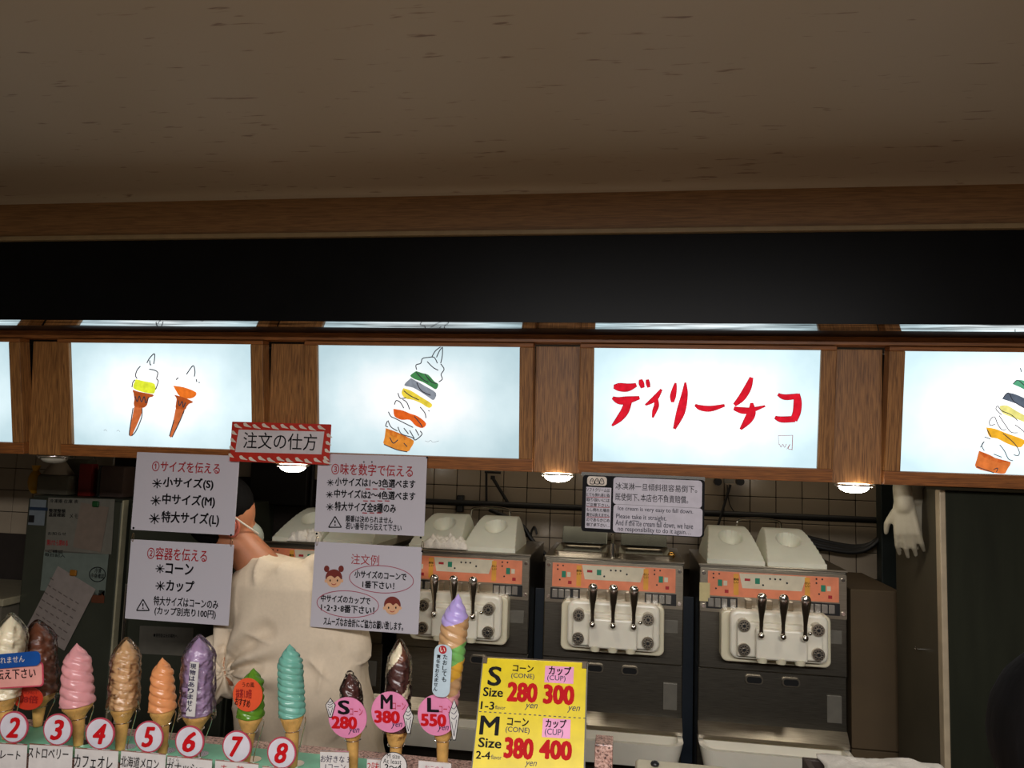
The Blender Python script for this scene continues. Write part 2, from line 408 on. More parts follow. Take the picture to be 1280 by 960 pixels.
# ------------------------------------------------------------------ light boxes
S, W_, H_, TL_, X0_, Z0_ = 0.817971438, 0.606464703, 0.321277161, 0.163664425, -2.55346622, 1.6-0.00656372
def board_root(i, name, label, cat, group=None):
    M = Matrix.Translation((X0_+S*i+W_/2, 2.2, Z0_)) @ Matrix.Rotation(TL_, 4, 'X')
    return empty(name, None, 0, label, cat, group, M=M)
class BPl(Pl):
    def __init__(s, i):
        M = Matrix.Translation((X0_+S*i+W_/2, 2.2, Z0_)) @ Matrix.Rotation(TL_, 4, 'X'); R = M.to_3x3()
        s.ex, s.ey, s.ez = R.col[0].copy(), R.col[1].copy(), R.col[2].copy(); s.o = M.translation.copy(); s.M = M; s.w = W_; s.h = H_
labels = ['backlit sign cut off by the left edge of the photo', 'backlit sign with a painting of two small ice cream cones',
          'backlit sign with a painting of one tall striped ice cream on white', 'backlit white sign with red brush lettering',
          'backlit sign at the right edge with a cropped striped ice cream painting']
boxes = {}
IK = emit('backlit_ink', sr(60, 60, 66)); IKG = emit('backlit_grey_ink', sr(140, 145, 150))
for i in range(5):
    r = board_root(i, 'lightbox_sign', labels[i], 'sign', 'backlit signs above the counter'); pl = BPl(i); boxes[i] = (r, pl)
    lp = MB().box(-W_/2-.004, W_/2+.004, 0, .006, -.004, H_+.004).build('light_panel', BACKLIT[i], r)
    # object coordinates centred on the panel
    lp.data.transform(Matrix.Translation((0, 0, -H_/2))); lp.location = (0, 0, H_/2)
    MB().box(-W_/2-.03, W_/2+.03, .03, .1, -.03, H_-.01, .003).build('housing', DARK, r)
    e = .040
    for nm, b in (('frame_rail', (-W_/2-e, W_/2+e, -.012, .03, -e*.9, 0)), ('frame_rail', (-W_/2-e, W_/2+e, -.012, .03, H_, H_+.012))):
        MB().box(*b, .002).build(nm, OAKX, r)
    for b in ((-W_/2-e, -W_/2, -.012, .03, 0, H_), (W_/2, W_/2+e, -.012, .03, 0, H_)):
        MB().box(*b, .002).build('frame_stile', OAK, r)
# uprights between the boxes, the header board and lamps under the uprights
pil_lab = ['oak upright board at the left edge between the first two backlit signs', 'oak upright board behind the red-bordered notice',
           'oak upright board left of the red brush lettering sign', 'oak upright board right of the red brush lettering sign']
for k in range(4):
    xc = X0_+S*k+W_+(S-W_)/2; ww = .066
    o = MB().box(-ww, ww, 0, .05, 0, .365, .002).build('upright_board', OAK)
    o.location = (xc, 2.213, Z0_-.038); o.rotation_euler = (.06, 0, 0)
    tag(o, pil_lab[k], 'board', 'oak uprights between the lit signs')
hb = MB().box(XL+.1, XR-.1, 0, .04, 0, .041, .002).build('header_board', OAKX); hb.location = (0, 2.147, 1.9245)
tag(hb, 'long dark oak header board running above all the lit signs', 'board')
LAMP = emit('lamp_glow', (1, .93, .80), 32)
LAMPOFF = mat('frosted_glass', sr(190, 185, 170), .3)
lamp_lab = {0: 'unlit round lamp under the leftmost oak upright', 1: 'lit round lamp just below the red-bordered notice',
            2: 'lit round lamp under the oak upright left of the black-framed notice', 3: 'lit round lamp at the right, under the oak upright nearest the rubber gloves'}
def puck(k, on):
    xc = X0_+S*k+W_+(S-W_)/2
    r = empty('puck_lamp', (xc+.003, 2.245, Z0_-.040), 0, lamp_lab[k], 'lamp', 'round lamps under the oak uprights')
    vs, fs = lathe([(.052, 0), (.053, -.003), (.048, -.006), (.038, -.006)], 32); mesh('rim', vs, fs, CHROME, r, True)
    vs, fs = lathe([(.040, -.004), (.038, -.012), (.032, -.018), (.02, -.023), (.001, -.025)], 32); mesh('diffuser', vs, fs, LAMP if on else LAMPOFF, r, True)
    for sx in (-1, 1): MB().sph((sx*.046, -.01, -.006), .004, n=8).build('clip', CHROME, r)
for k in range(4): puck(k, k > 0)

# --- paintings on the lit panels
r, pl = boxes[3]
tf = lambda x, y: (700+x/3.556, 400+y/3.556)
BR = emit('backlit_red', sr(222, 30, 48)); BRD = emit('backlit_deep_red', sr(150, 10, 22))
brush = [[(238, 296, 14), (262, 298, 34), (300, 300, 34), (340, 288, 14)], [(358, 264, 12), (362, 282, 22), (368, 302, 14)], [(388, 264, 10), (391, 282, 16), (395, 300, 10)],
         [(233, 345, 10), (262, 358, 30), (300, 356, 32), (354, 345, 12)], [(304, 362, 30), (288, 405, 34), (262, 440, 26), (231, 470, 5)],
         [(451, 308, 8), (428, 342, 22), (405, 362, 18), (379, 378, 5)], [(428, 352, 14), (429, 380, 20), (420, 405, 18), (412, 434, 5)],
         [(514, 279, 5), (509, 305, 18), (502, 340, 24), (500, 366, 10)], [(557, 277, 5), (554, 330, 26), (536, 410, 36), (508, 484, 10)],
         [(600, 377, 8), (625, 390, 22), (670, 394, 24), (732, 379, 10)],
         [(851, 255, 14), (835, 300, 30), (808, 345, 30), (775, 378, 14)], [(772, 392, 14), (810, 402, 28), (850, 400, 22), (912, 382, 5)], [(852, 368, 10), (852, 410, 34), (835, 445, 34), (802, 486, 8)],
         [(968, 330, 10), (1000, 343, 24), (1058, 338, 22)], [(1052, 328, 24), (1056, 365, 34), (1052, 410, 34), (1038, 446, 30)], [(955, 432, 12), (985, 442, 26), (1045, 440, 26)]]
for st in brush:
    ribbons(pl, r, [[(a, b, w_+3.5) for a, b, w_ in st]], BRD, tf, y=-.0008, name='brush_edge')
    ribbons(pl, r, [[(a, b, max(2, w_)) for a, b, w_ in st]], BR, tf, y=-.0014, name='brush_stroke')
ribbons(pl, r, [[(970, 514, 2), (1034, 512, 2)], [(1034, 512, 2.5), (1031, 578, 2.5)], [(970, 512, 1.5), (972, 555, 1.5)], [(975, 550, 2), (982, 565, 2), (990, 552, 2), (998, 566, 2), (1006, 550, 2)], [(1008, 574, 2), (1022, 552, 2), (1014, 572, 2), (1030, 575, 2)]], BRD, tf, name='seal_mark')
def artwork(pl, r, tf, fills, lines, lw):
    for colr, polys in fills:
        mm = emit('paint_%d_%d_%d' % colr, sr(*colr))
        for k, p in enumerate(polys): blob(pl, r, p, mm, tf, y=-.0008-.0001*k)
    ribbons(pl, r, [[(*p, lw) for p in st] for st in lines], IK, tf, y=-.002)
r, pl = boxes[1]
tf = lambda x, y: (130+x/7.387, 430+y/7.387)
artwork(pl, r, tf, [((232, 240, 60), [[(295, 325), (380, 345), (470, 370), (468, 450), (420, 455), (330, 435), (270, 400)]]),
 ((240, 120, 40), [[(640, 385), (740, 400), (850, 445), (835, 490), (770, 505), (700, 480), (665, 430)]]),
 ((176, 82, 36), [[(270, 422), (330, 442), (450, 465), (452, 485), (415, 500), (400, 560), (360, 590), (280, 575), (285, 480), (268, 440)],
                  [(648, 468), (730, 490), (820, 530), (810, 545), (775, 560), (745, 610), (665, 600), (672, 510)]]),
 ((206, 108, 58), [[(280, 580), (355, 592), (330, 690), (285, 790), (258, 845), (238, 845), (242, 770), (262, 680)],
                   [(662, 600), (745, 612), (705, 700), (650, 810), (628, 858), (608, 852), (622, 780), (645, 690)]])],
 [[(400, 175), (425, 130), (468, 90), (470, 140), (462, 185)], [(425, 150), (430, 190), (440, 190)], [(340, 205), (310, 240), (295, 290), (310, 320)], [(420, 232), (470, 242), (500, 265), (490, 320), (505, 345), (480, 420)],
  [(262, 400), (270, 355), (290, 330)], [(355, 592), (350, 680), (300, 800), (258, 848)], [(272, 590), (240, 800), (240, 845)], [(290, 480), (310, 530), (330, 480), (350, 535), (375, 485), (390, 545), (415, 490)],
  [(765, 280), (825, 200), (843, 250), (838, 300)], [(668, 330), (690, 310)], [(855, 325), (860, 350)], [(880, 350), (885, 360)], [(745, 612), (700, 720), (632, 860)], [(690, 520), (700, 570), (725, 530), (735, 585), (755, 540)], [(650, 700), (608, 850)]], 9)
for tx, ty in ((0, 800), (120, 805)): ribbons(pl, r, [[(tx, ty, 3), (tx+15, ty-10, 3), (tx+30, ty+5, 3)]], IKG, tf, name='signature')
r, pl = boxes[2]
tf = lambda x, y: (470+x/6.86, 430+y/6.86)
fills2 = [((70, 135, 80), [[(345, 232), (400, 250), (450, 265), (500, 320), (535, 345), (515, 388), (470, 365), (400, 325), (330, 300), (295, 270)]]),
 ((140, 146, 156), [[(300, 292), (370, 330), (430, 365), (515, 420), (495, 480), (450, 455), (390, 415), (320, 375), (242, 352)]]),
 ((238, 212, 70), [[(235, 378), (300, 400), (380, 450), (480, 515), (455, 548), (390, 510), (320, 480), (250, 465), (220, 420)]]),
 ((226, 98, 34), [[(150, 555), (230, 570), (290, 595), (360, 620), (430, 680), (400, 720), (340, 700), (290, 650), (220, 650), (160, 620)]]),
 ((222, 138, 52), [[(85, 720), (150, 755), (250, 800), (325, 830), (300, 890), (270, 922), (180, 905), (70, 862), (75, 800)]]),
 ((205, 110, 40), [[(85, 722), (190, 760), (325, 828), (240, 820), (120, 780)]])]
lines2 = [[(480, 112), (510, 60), (555, 25)], [(520, 115), (545, 60), (572, 25)], [(572, 30), (570, 100), (556, 165)], [(350, 220), (345, 180), (385, 165), (400, 125), (450, 115), (500, 115), (528, 165)], [(556, 170), (585, 215), (560, 260), (570, 300), (540, 325)], [(440, 150), (490, 200), (535, 225)],
 [(345, 240), (400, 300), (450, 330)], [(420, 255), (470, 320), (520, 340)], [(350, 330), (390, 400), (470, 440)], [(190, 420), (210, 465), (260, 460)], [(240, 400), (290, 440), (370, 480)], [(160, 520), (175, 485), (210, 500), (240, 550)], [(230, 475), (265, 500), (290, 560)], [(380, 540), (420, 590), (430, 635)], [(450, 570), (460, 575)],
 [(108, 580), (130, 620), (170, 640), (320, 715)], [(100, 660), (85, 700), (105, 710)], [(105, 655), (130, 710), (185, 745)], [(190, 710), (220, 770), (310, 800), (340, 822), (395, 775), (380, 745)], [(290, 740), (330, 810)], [(340, 730), (370, 785)], [(240, 720), (280, 770)], [(330, 620), (380, 680), (400, 715)], [(120, 800), (150, 850), (190, 820)], [(240, 850), (270, 880)], [(70, 860), (180, 906), (270, 924)]]
artwork(pl, r, tf, fills2, lines2, 8)
ribbons(pl, r, [[(420, 830, 3), (450, 838, 3), (470, 825, 3), (490, 842, 3), (540, 830, 3)]], IKG, tf, name='signature')
r, pl = boxes[4]
tf4 = lambda x, y: (1180+x/6, 440+y/6)
artwork(pl, r, tf4, [((90, 170, 130), [[(512, 240), (555, 210), (620, 225), (700, 300), (640, 300), (570, 265)]]),
 ((95, 105, 120), [[(435, 352), (480, 305), (600, 345), (720, 430), (700, 470), (580, 405), (520, 380)]]),
 ((245, 236, 140), [[(415, 405), (470, 400), (540, 440), (660, 510), (620, 530), (540, 500), (440, 460)]]),
 ((250, 185, 50), [[(315, 565), (380, 575), (470, 610), (600, 660), (590, 700), (560, 715), (480, 690), (400, 650), (340, 635)]]),
 ((222, 120, 58), [[(262, 740), (350, 775), (430, 820), (500, 830), (465, 890), (450, 912), (370, 905), (240, 868), (245, 805)]]),
 ((196, 88, 36), [[(262, 742), (370, 790), (500, 826), (430, 835), (300, 790)]])],
 [[(570, 120), (578, 150)], [(515, 240), (550, 210), (600, 250), (650, 280)], [(440, 345), (480, 305), (520, 370), (600, 420)], [(430, 470), (388, 430), (400, 405), (430, 440), (500, 470), (550, 515)], [(380, 540), (345, 550), (340, 515), (375, 485), (400, 540), (430, 580), (465, 580)], [(410, 475), (460, 550), (500, 600), (550, 605)], [(530, 545), (590, 590), (605, 625)],
  [(320, 580), (350, 635)], [(300, 635), (345, 652)], [(270, 715), (300, 670), (280, 700), (300, 740)], [(370, 765), (430, 788)], [(415, 695), (450, 740), (480, 800), (515, 815)], [(440, 610), (520, 680), (560, 740), (555, 775), (520, 770)], [(245, 860), (300, 880), (370, 905)], [(370, 880), (400, 870), (390, 900)]], 6.5)

# ------------------------------------------------------------------ hanging notices
def sheet(pl, name, label, th=.0012, m=PAPER, cat='notice', group=None, nm='sheet', rad=.002):
    r = pl.root(name, label, cat, group)
    MB().prism(rounded(pl.w, pl.h, rad, 0, pl.h/2, 2), 0, th).build(nm, m, r)
    return r
def ringpair(pl, r, pxs):
    for px, py, L in pxs:
        u, v = pl.uv(px, py)
        pts = [(u+.003*math.cos(t), -.001, v+L/2+(L/2)*math.sin(t)) for t in [2*PI*k/14 for k in range(15)]]
        MB().tube(pts, .0009, 6).build('split_ring', mat('brass_ring', sr(225, 200, 160), .2, 1), r, True)
YS = 2.176
def eyelets(pl, r, pts):
    for px, py in pts: disc(pl, r, px, py, 1.4, 1.4, INK, y=-.0008, name='punched_hole', n=12)
def warn(pl, r, x0, y0, x1, y1):
    cx = (x0+x1)/2
    ribbons(pl, r, [[(x0, y1, 1.3), (x1, y1, 1.3)], [(x0, y1, 1.3), (cx, y0, 1.3)], [(cx, y0, 1.3), (x1, y1, 1.3)]], INK, name='warning_triangle')
    ribbons(pl, r, [[(cx, y0+5, 1.8), (cx, y1-5, 1.3)], [(cx, y1-3.6, 1.8), (cx, y1-2, 1.8)]], INK, name='exclamation_mark')
pl = Pl((172, 565, YS), (300, 570, YS), (163, 662, YS)); r = sheet(pl, 'hanging_notice', 'upper left white notice listing three sizes S, M and L', group='white order notices')
text(pl, r, '①サイズを伝える', (190, 577, 275, 591), RED, .012)
text(pl, r, '✳小サイズ(S)', (191, 597, 267, 612), INK, .03)
text(pl, r, '✳中サイズ(M)', (189, 618, 269, 634), INK, .03)
text(pl, r, '✳特大サイズ(L)', (187, 640, 274, 657), INK, .03)
eyelets(pl, r, [(167, 660), (289, 669)])
pl = Pl((164, 674, YS), (292.5, 681, YS), (156, 773, YS)); r = sheet(pl, 'hanging_notice', 'lower left white notice about cone or cup, hanging under the size notice', group='white order notices')
text(pl, r, '②容器を伝える', (184, 685, 259, 701), RED, .012)
text(pl, r, '✳コーン', (195, 704, 242, 718), INK, .03)
text(pl, r, '✳カップ', (195, 725, 243, 740), INK, .03)
text(pl, r, '特大サイズはコーンのみ', (192, 747, 273, 759), INK, .022)
text(pl, r, '(カップ別売り100円)', (193, 760, 270, 772), INK, .022)
warn(pl, r, 171, 749, 187, 763)
ringpair(pl, r, [(166, 677, .026), (289, 683, .026)])
pl = Pl((400, 567, YS), (536, 571, YS), (391, 664, YS)); r = sheet(pl, 'hanging_notice', 'upper right white notice on choosing flavours by number', group='white order notices')
text(pl, r, '③味を数字で伝える', (414, 580, 516, 595), RED, .012)
for x in (455, 465): disc(pl, r, x, 577.5, 1, 1, INK, name='emphasis_dot', n=10)
text(pl, r, '✳小サイズは1〜3色選べます', (409, 598, 519, 609), INK, .03)
text(pl, r, '✳中サイズは2〜4色選べます', (408, 613, 519, 624), INK, .03)
text(pl, r, '✳特大サイズ全8種のみ', (408, 628, 495, 640), INK, .03)
text(pl, r, '順番は決められません', (432, 645, 491, 653.5), INK, .025)
text(pl, r, '若い番号から伝えて下さい', (432, 654, 502, 663), INK, .025)
for y_, x_ in ((611, 457), (626, 454), (641, 453)):
    ribbons(pl, r, [[(x_+9*k, y_, 1.2), (x_+9*k+6, y_+.3, 1.2)] for k in range(4 if y_ < 640 else 3)], RED, name='dotted_underline')
warn(pl, r, 411, 645.5, 427, 659)
eyelets(pl, r, [(534, 572), (396, 667), (526, 672)])
pl = Pl((397.5, 677, YS), (531.5, 684.5, YS), (384, 783, YS)); r = sheet(pl, 'hanging_notice', 'lower right white notice with a drawn girl and boy ordering', group='white order notices')
text(pl, r, '注文例', (439, 693, 474, 706), RED, -.004)
text(pl, r, '小サイズのコーンで', (443, 714, 508, 724), INK, .03)
text(pl, r, '1番下さい！', (453, 726.5, 493, 736), INK, .03)
text(pl, r, '中サイズのカップで', (401, 744.5, 463, 754), INK, .03)
text(pl, r, '1･2･3･8番下さい！', (401, 756, 468, 766), INK, .03)
text(pl, r, 'スムーズなお会計にご協力お願い致します。', (404, 774, 504, 785), INK, .03)
PINKL = mat('thin_pink_line', sr(170, 80, 100), .5)
def ell(cx, cy, rx, ry): return [[(cx+rx*math.cos(t), cy+ry*math.sin(t)+(.055*rx*math.cos(t)), .9) for t in [2*PI*k/28 for k in range(29)]]]
ribbons(pl, r, ell(477, 724, 40, 17), PINKL, name='speech_bubble'); ribbons(pl, r, ell(435, 755, 38.5, 16.5), PINKL, name='speech_bubble')
FACE = mat('printed_skin', sr(232, 180, 140), .5); BRH = mat('printed_brown_hair', sr(120, 40, 30), .5)
def face(cx, cy, girl):
    if girl:
        for s_ in (-1, 1): disc(pl, r, cx+s_*9, cy-13, 3.4, 4.2, BRH, y=-.0009, name='printed_hair_bun', n=16)
    disc(pl, r, cx, cy-2, 10.5, 10.5, BRH, y=-.0010, name='printed_hair', n=28)
    disc(pl, r, cx, cy+1.5, 9.3, 8.8, FACE, y=-.0012, name='printed_face', n=28)
    blob(pl, r, [(cx-9.5, cy-1), (cx-8, cy-9), (cx, cy-11), (cx+8.5, cy-8.5), (cx+9.6, cy), (cx+5, cy-4), (cx+1, cy-1.5), (cx-2, cy-4), (cx-6, cy-4)], BRH, y=-.0014, name='printed_fringe')
    for s_ in (-1, 1):
        disc(pl, r, cx+s_*10, cy+2, 1.8, 2.2, FACE, y=-.0011, name='printed_ear', n=12)
        disc(pl, r, cx+s_*4.5, cy+1.5, .9, 1.5, INK, y=-.0015, name='printed_eye', n=10)
    ribbons(pl, r, [[(cx-3, cy+5.5, .8), (cx, cy+6.8, .8), (cx+3, cy+5.5, .8)]], RED, y=-.0015, name='printed_mouth')
face(417.5, 724, True); face(490.5, 758, False)
ringpair(pl, r, [(396, 682, .028), (528, 688, .026)]); eyelets(pl, r, [(528, 689)])
# red-bordered title notice
pl = Pl((291, 527, 2.163), (415, 530.5, 2.163), (286, 576.5, 2.163))
r = sheet(pl, 'title_notice', 'red and white striped notice card between the left two lit signs', m=mat('red_print', sr(192, 44, 30), .4, coat=.2), cat='notice')
WP = mat('white_print', sr(226, 212, 196), .4)
k = 0
for y0_ in (531, 572):
    for j in range(11):
        x = 297+11.6*j + (0 if y0_ < 540 else -5); y = y0_+.033*(x-290)+(0 if j % 2 else 1.5)
        if not 293 < x < 410: continue
        blob(pl, r, [(x-4.5, y-2.4), (x-1.5, y-3.2), (x+1.5, y-.6), (x+6, y+2.6), (x+1, y+2), (x-3, y+1)], WP, y=-.0006, name='printed_cone')
for x0_ in (291, 411):
    for j in range(4):
        x = x0_-j*1.3+(1 if x0_ > 400 else 2); y = 541+9.5*j+.03*(x-290)
        blob(pl, r, [(x-3.5, y-2.4), (x-1, y-2.8), (x+1, y-.6), (x+3.6, y+2.6), (x, y+2), (x-3, y+1)], WP, y=-.0006, name='printed_cone')
P4 = [(298.5, 537), (405.5, 539.5), (402, 568), (294, 565)]
blob(pl, r, P4, mat('white_card', sr(214, 206, 208), .4), y=-.0008, name='white_field', smooth=0)
text(pl, r, '注文の仕方', (304, 541, 396, 562), INK, .004)
# black framed notice in its clear holder
pl = Pl((727.5, 593.5, 2.176), (880, 600, 2.176), (727.5, 664, 2.176))
CLR = mat('clear_acrylic', sr(120, 118, 112), .15)
r = sheet(pl, 'framed_notice', 'black-framed handwritten warning notice with white fields above the middle machine', m=INK, cat='notice', nm='backing', rad=.008)
rrect(pl, r, (734, 595.5, 758.5, 607), .008, WP, name='symbol_field')
for k in range(3):
    x = 740.2+6*k; ribbons(pl, r, [[(x-2.4, 604.8, .9), (x-2.2, 601, .9), (x, 598, .9), (x+2.2, 601, .9), (x+2.4, 604.8, .9), (x-2.4, 604.8, .9)], [(x, 600, .8), (x, 603, .8)]], INK, name='swirl_symbol')
WPL = mat('white_paper_field', sr(206, 200, 210), .4, coat=.2)
rrect(pl, r, (732, 609, 763.5, 660.5), .001, WPL, name='japanese_field')
rrect(pl, r, (766, 598.5, 877, 632.5), .009, WPL, name='chinese_field')
rrect(pl, r, (766, 632.8, 877.5, 668), .009, WPL, name='english_field')
jl = ['ソフトクリームは', 'とても倒れ易い為', '取り扱いには', 'ご注意下さい。', 'もし倒れた場合', '責任は負えません', 'のであらかじめ', '御了承下さい…']
for k, t in enumerate(jl): text(pl, r, t, (733, 610.2+6.25*k, 762, 614.7+6.25*k), INK, .02)
for y_ in (621.2, 633.6, 646): ribbons(pl, r, [[(733, y_, .7), (762, y_+.8, .7)]], RED, name='underline')
text(pl, r, '冰淇淋一旦傾斜很容易倒下。', (769, 605, 871, 614), INK, .005)
text(pl, r, '既使倒下､本店也不負責賠償。', (769, 618, 860, 627.5), INK, .005)
EN = mat('blue_black_ink', sr(24, 22, 48), .5)
text(pl, r, 'Ice cream is very easy to fall down.', (772, 634.5, 866, 641.5), EN, .01)
text(pl, r, 'Please take it straight.', (770, 643.5, 833, 651), EN, .01)
ribbons(pl, r, [[(787, 652, .9), (792, 651, .9), (799, 652, .9)]], EN, name='underline')
text(pl, r, 'And if the ice cream fall down, we have', (769, 651.8, 866, 660), EN, .01)
text(pl, r, 'no responsibility to do it again…', (772, 660, 863, 667.5), EN, .01)
MB().box(-pl.w/2-.004, pl.w/2, .002, .004, pl.h-.003, pl.h+.008).build('hanger_strip', CHROME, r)

# ------------------------------------------------------------------ yellow price board
pl = Pl((604.5, 822.5, 1.66), (733, 829, 1.66), (590, 965, 1.55))
YEL = mat('yellow_card', sr(226, 202, 14), .3, coat=.6)
r = sheet(pl, 'price_board', 'yellow price board for S and M sizes in a clear stand', m=YEL, cat='sign', nm='card')
MB().box(-pl.w/2-.003, pl.w/2+.003, .002, .005, 0, pl.h+.003, .001).build('acrylic_back', CLR, r)
MB().box(-pl.w/2-.003, pl.w/2+.003, -.003, .005, pl.h, pl.h+.003, .0005).build('acrylic_lip', CHROME, r)
for sx in (-1, 1): MB().box(sx*(pl.w/2-.004)-.005, sx*(pl.w/2-.004)+.005, -.003, -.001, pl.h-.012, pl.h+.001, .001).build('holder_clip', CHROME, r)
PK = mat('pink_card', sr(226, 150, 190), .4); NV = mat('navy_ink', sr(25, 18, 60), .5); RD2 = mat('thick_red_ink', sr(186, 20, 26), .6, spec=.1)
text(pl, r, 'S', (610, 833, 627, 857.5), INK, .02)
text(pl, r, 'Size', (604, 859.5, 629, 871), INK, .02)
text(pl, r, '1-3', (601, 877, 618, 887), INK, .02); text(pl, r, 'flavor', (619, 882, 632, 887), NV, .0)
text(pl, r, 'コーン', (641, 831.5, 667, 840), INK, .03); text(pl, r, '(CONE)', (639, 842, 668, 849.5), NV, .005)
rrect(pl, r, (681, 833, 717, 854), .001, PK, y=-.0007, name='pink_patch')
text(pl, r, 'カップ', (686, 833, 714, 844.5), INK, .03); text(pl, r, '(CUP)', (684, 844.5, 707, 852.5), NV, .005)
text(pl, r, '280', (634, 853, 672, 878), RD2, .055); text(pl, r, '300', (679, 856, 718, 881), RD2, .055)
text(pl, r, 'yen', (656, 880, 672, 888), NV, .0, .3); text(pl, r, 'yen', (709, 883, 725, 891.5), NV, .0, .3)
ribbons(pl, r, [[(599+6.2*k, 889.5+.40*k, 1), (602+6.2*k, 889.7+.40*k, 1)] for k in range(22)], NV, name='dashed_line')
text(pl, r, 'M', (600, 895, 624, 919), INK, .02); text(pl, r, 'Size', (598, 922.5, 627, 935), INK, .02)
text(pl, r, '2-4', (595, 939, 613, 949), INK, .02); text(pl, r, 'flavor', (614, 944, 627, 949.5), NV, .0)
text(pl, r, 'コーン', (634, 897.5, 661, 907.5), INK, .03); text(pl, r, '(CONE)', (632, 909, 662, 917.5), NV, .005)
rrect(pl, r, (678, 898.5, 713, 922.5), .001, PK, y=-.0007, name='pink_patch')
text(pl, r, 'カップ', (682, 899, 708, 910.5), INK, .03); text(pl, r, '(CUP)', (681, 911, 704, 921.5), NV, .005)
text(pl, r, '380', (630, 922, 667, 949), RD2, .055); text(pl, r, '400', (674, 925, 715, 950), RD2, .055)
text(pl, r, 'yen', (656, 952, 671, 960), NV, .0, .3)
ribbons(pl, r, [[(598, 888, .1), (598.5, 888, .1)]], NV, name='dashed_line')

price_root, price_pl = r, pl
# ------------------------------------------------------------------ machines
ORANGE = mat('orange_print', sr(232, 138, 100), .4); CRP = mat('cream_print', sr(215, 205, 180), .4); GRN = mat('green_print', sr(30, 130, 100), .4); AMB = mat('amber_print', sr(225, 160, 60), .4)
BTN = mat('silver_button', sr(176, 172, 164), .25, .7)
class LPl(Pl):      # a local plane measured in metres: px -> (u, v) directly
    def __init__(s): pass
    def uv(s, a, b): return a, b
K = .00263
MH = 1.26
def machine(xc, label, idx):
    r = empty('soft_serve_machine', (xc, 2.65, 0), 0, label, 'ice cream machine', 'steel soft serve machines in a row')
    hw = .232
    # head and body
    MB().box(-hw, hw, 0, .42, MH-.33, MH, .004).build('head_cabinet', STEELD, r)
    MB().box(-hw, hw, .012, .42, MH-.52, MH-.33, .003).build('lower_front', STEELD, r)
    MB().box(-hw, hw, .04, .42, .08, MH-.52, .003).build('body_cabinet', STEELD, r)
    for sx in (-1, 1): 
        for y in (.08, .38): MB().cyl((sx*.19, y, 0), (sx*.19, y, .08), .02).build('caster', DARK, r)
    z = lambda v: MH-v*K
    bz = MB().prism(rounded(.458, z(3)-z(56), .003, 0, (z(3)+z(56))/2, 3), -.006, .001).build('control_bezel', STEEL, r)
    for sx in (-1, 1):
        for v in (9, 49): MB().cyl((sx*.218, -.009, z(v)), (sx*.218, -.005, z(v)), .006, n=12).build('screw', CHROME, bz)
    st = MB().box(-.205, .205, -.008, -.006, z(36), z(6)).build('control_sticker', ORANGE, r)
    lp = LPl()
    def quad(P, m, y, nm): return mesh(nm, [(a, y, b) for a, b in P], [tuple(range(len(P)))], m, st)
    quad([(-.105, z(7)), (-.095, z(25)), (.09, z(25)), (.105, z(7))], CRP, -.0084, 'display_field')
    dots = [(-.03, 20), (-.008, 12), (.008, 12), (.024, 12), (.045, 16)]
    for a, v in dots: MB().cyl((a, -.0095, z(v)), (a, -.0084, z(v)), .0032, n=10).build('indicator_light', DARK, st)
    quad([(-.055, z(19)), (-.055, z(12)), (-.040, z(12)), (-.040, z(19))], GRN, -.0087, 'green_key')
    quad([(-.088, z(16)), (-.088, z(13)), (-.070, z(13)), (-.070, z(16))], RED, -.0087, 'logo_print')
    for s_ in (-1, 1):
        o_ = -.165 if s_ < 0 else .158
        quad([(o_-.008, z(24)), (o_-.008, z(16)), (o_+.006, z(16)), (o_+.006, z(24))], GRN, -.0085, 'green_key')
        quad([(o_+.010, z(23)), (o_+.010, z(17)), (o_+.022, z(17)), (o_+.022, z(23))], CRP, -.0085, 'cream_key')
        quad([(o_+.014, z(32)), (o_+.014, z(28)), (o_+.026, z(28)), (o_+.026, z(32))], RED, -.0085, 'red_key')
        for a, v in ((-.022, 9), (-.004, 9), (-.022, 14), (-.014, 27)): MB().cyl((o_+a, -.0095, z(v)), (o_+a, -.0084, z(v)), .0028, n=10).build('indicator_light', DARK, st)
        w_ = o_+(.05 if s_ < 0 else -.05)
        quad([(w_-.008, z(34)), (w_-.008, z(8)), (w_+.008, z(8)), (w_+.008, z(34))], AMB, -.0085, 'amber_strip')
        me = text_mesh('美味\nしい' if s_ < 0 else 'おい\nしい', .02); me.transform(Matrix.Translation((w_, -.009, z(16))) @ Matrix.Rotation(PI/2, 4, 'X') @ Matrix.Scale(.009, 4)); me.materials.clear(); link('strip_lettering', me, INK, st)
        for k in range(4):
            a = (-.195 if s_ < 0 else .118)+k*.0215
            if s_ < 0 and k == 3 : a += .006
            MB().box(a-.0095, a+.0095, -.012, -.005, z(50), z(39), .002).build('push_button', BTN, bz)
        MB().box(*( (-.21, -.11) if s_ < 0 else (.105, .208)), -.0072, -.0055, z(52), z(37.5)).build('button_strip', DARK, bz)
    # dispensing head
    dep = .115
    f0 = MB().prism(rounded(.335, .160, .02, 0, (z(49)+z(110))/2, 6), -.06, 0)
    bl = f0.build('dispensing_block', CREAM, r)
    mo = bl.modifiers.new('b', 'BEVEL'); mo.width = .006; mo.segments = 3; mo.limit_method = 'ANGLE'
    bx = MB().prism(rounded(.296, .150, .026, .004, (z(46)+z(103))/2, 6), -dep+.02, -.058).build('block_front', CREAM2, r)
    mo = bx.modifiers.new('b', 'BEVEL'); mo.width = .010; mo.segments = 3; mo.limit_method = 'ANGLE'
    MB().box(-.125, .13, -dep-.002, -dep+.022, z(98), z(58), .005).build('inner_plate', CREAM2, r)
    MB().box(-.072, .080, -dep-.026, -dep, z(98), z(63), .006, 3).build('nozzle_housing', CREAM2, r)
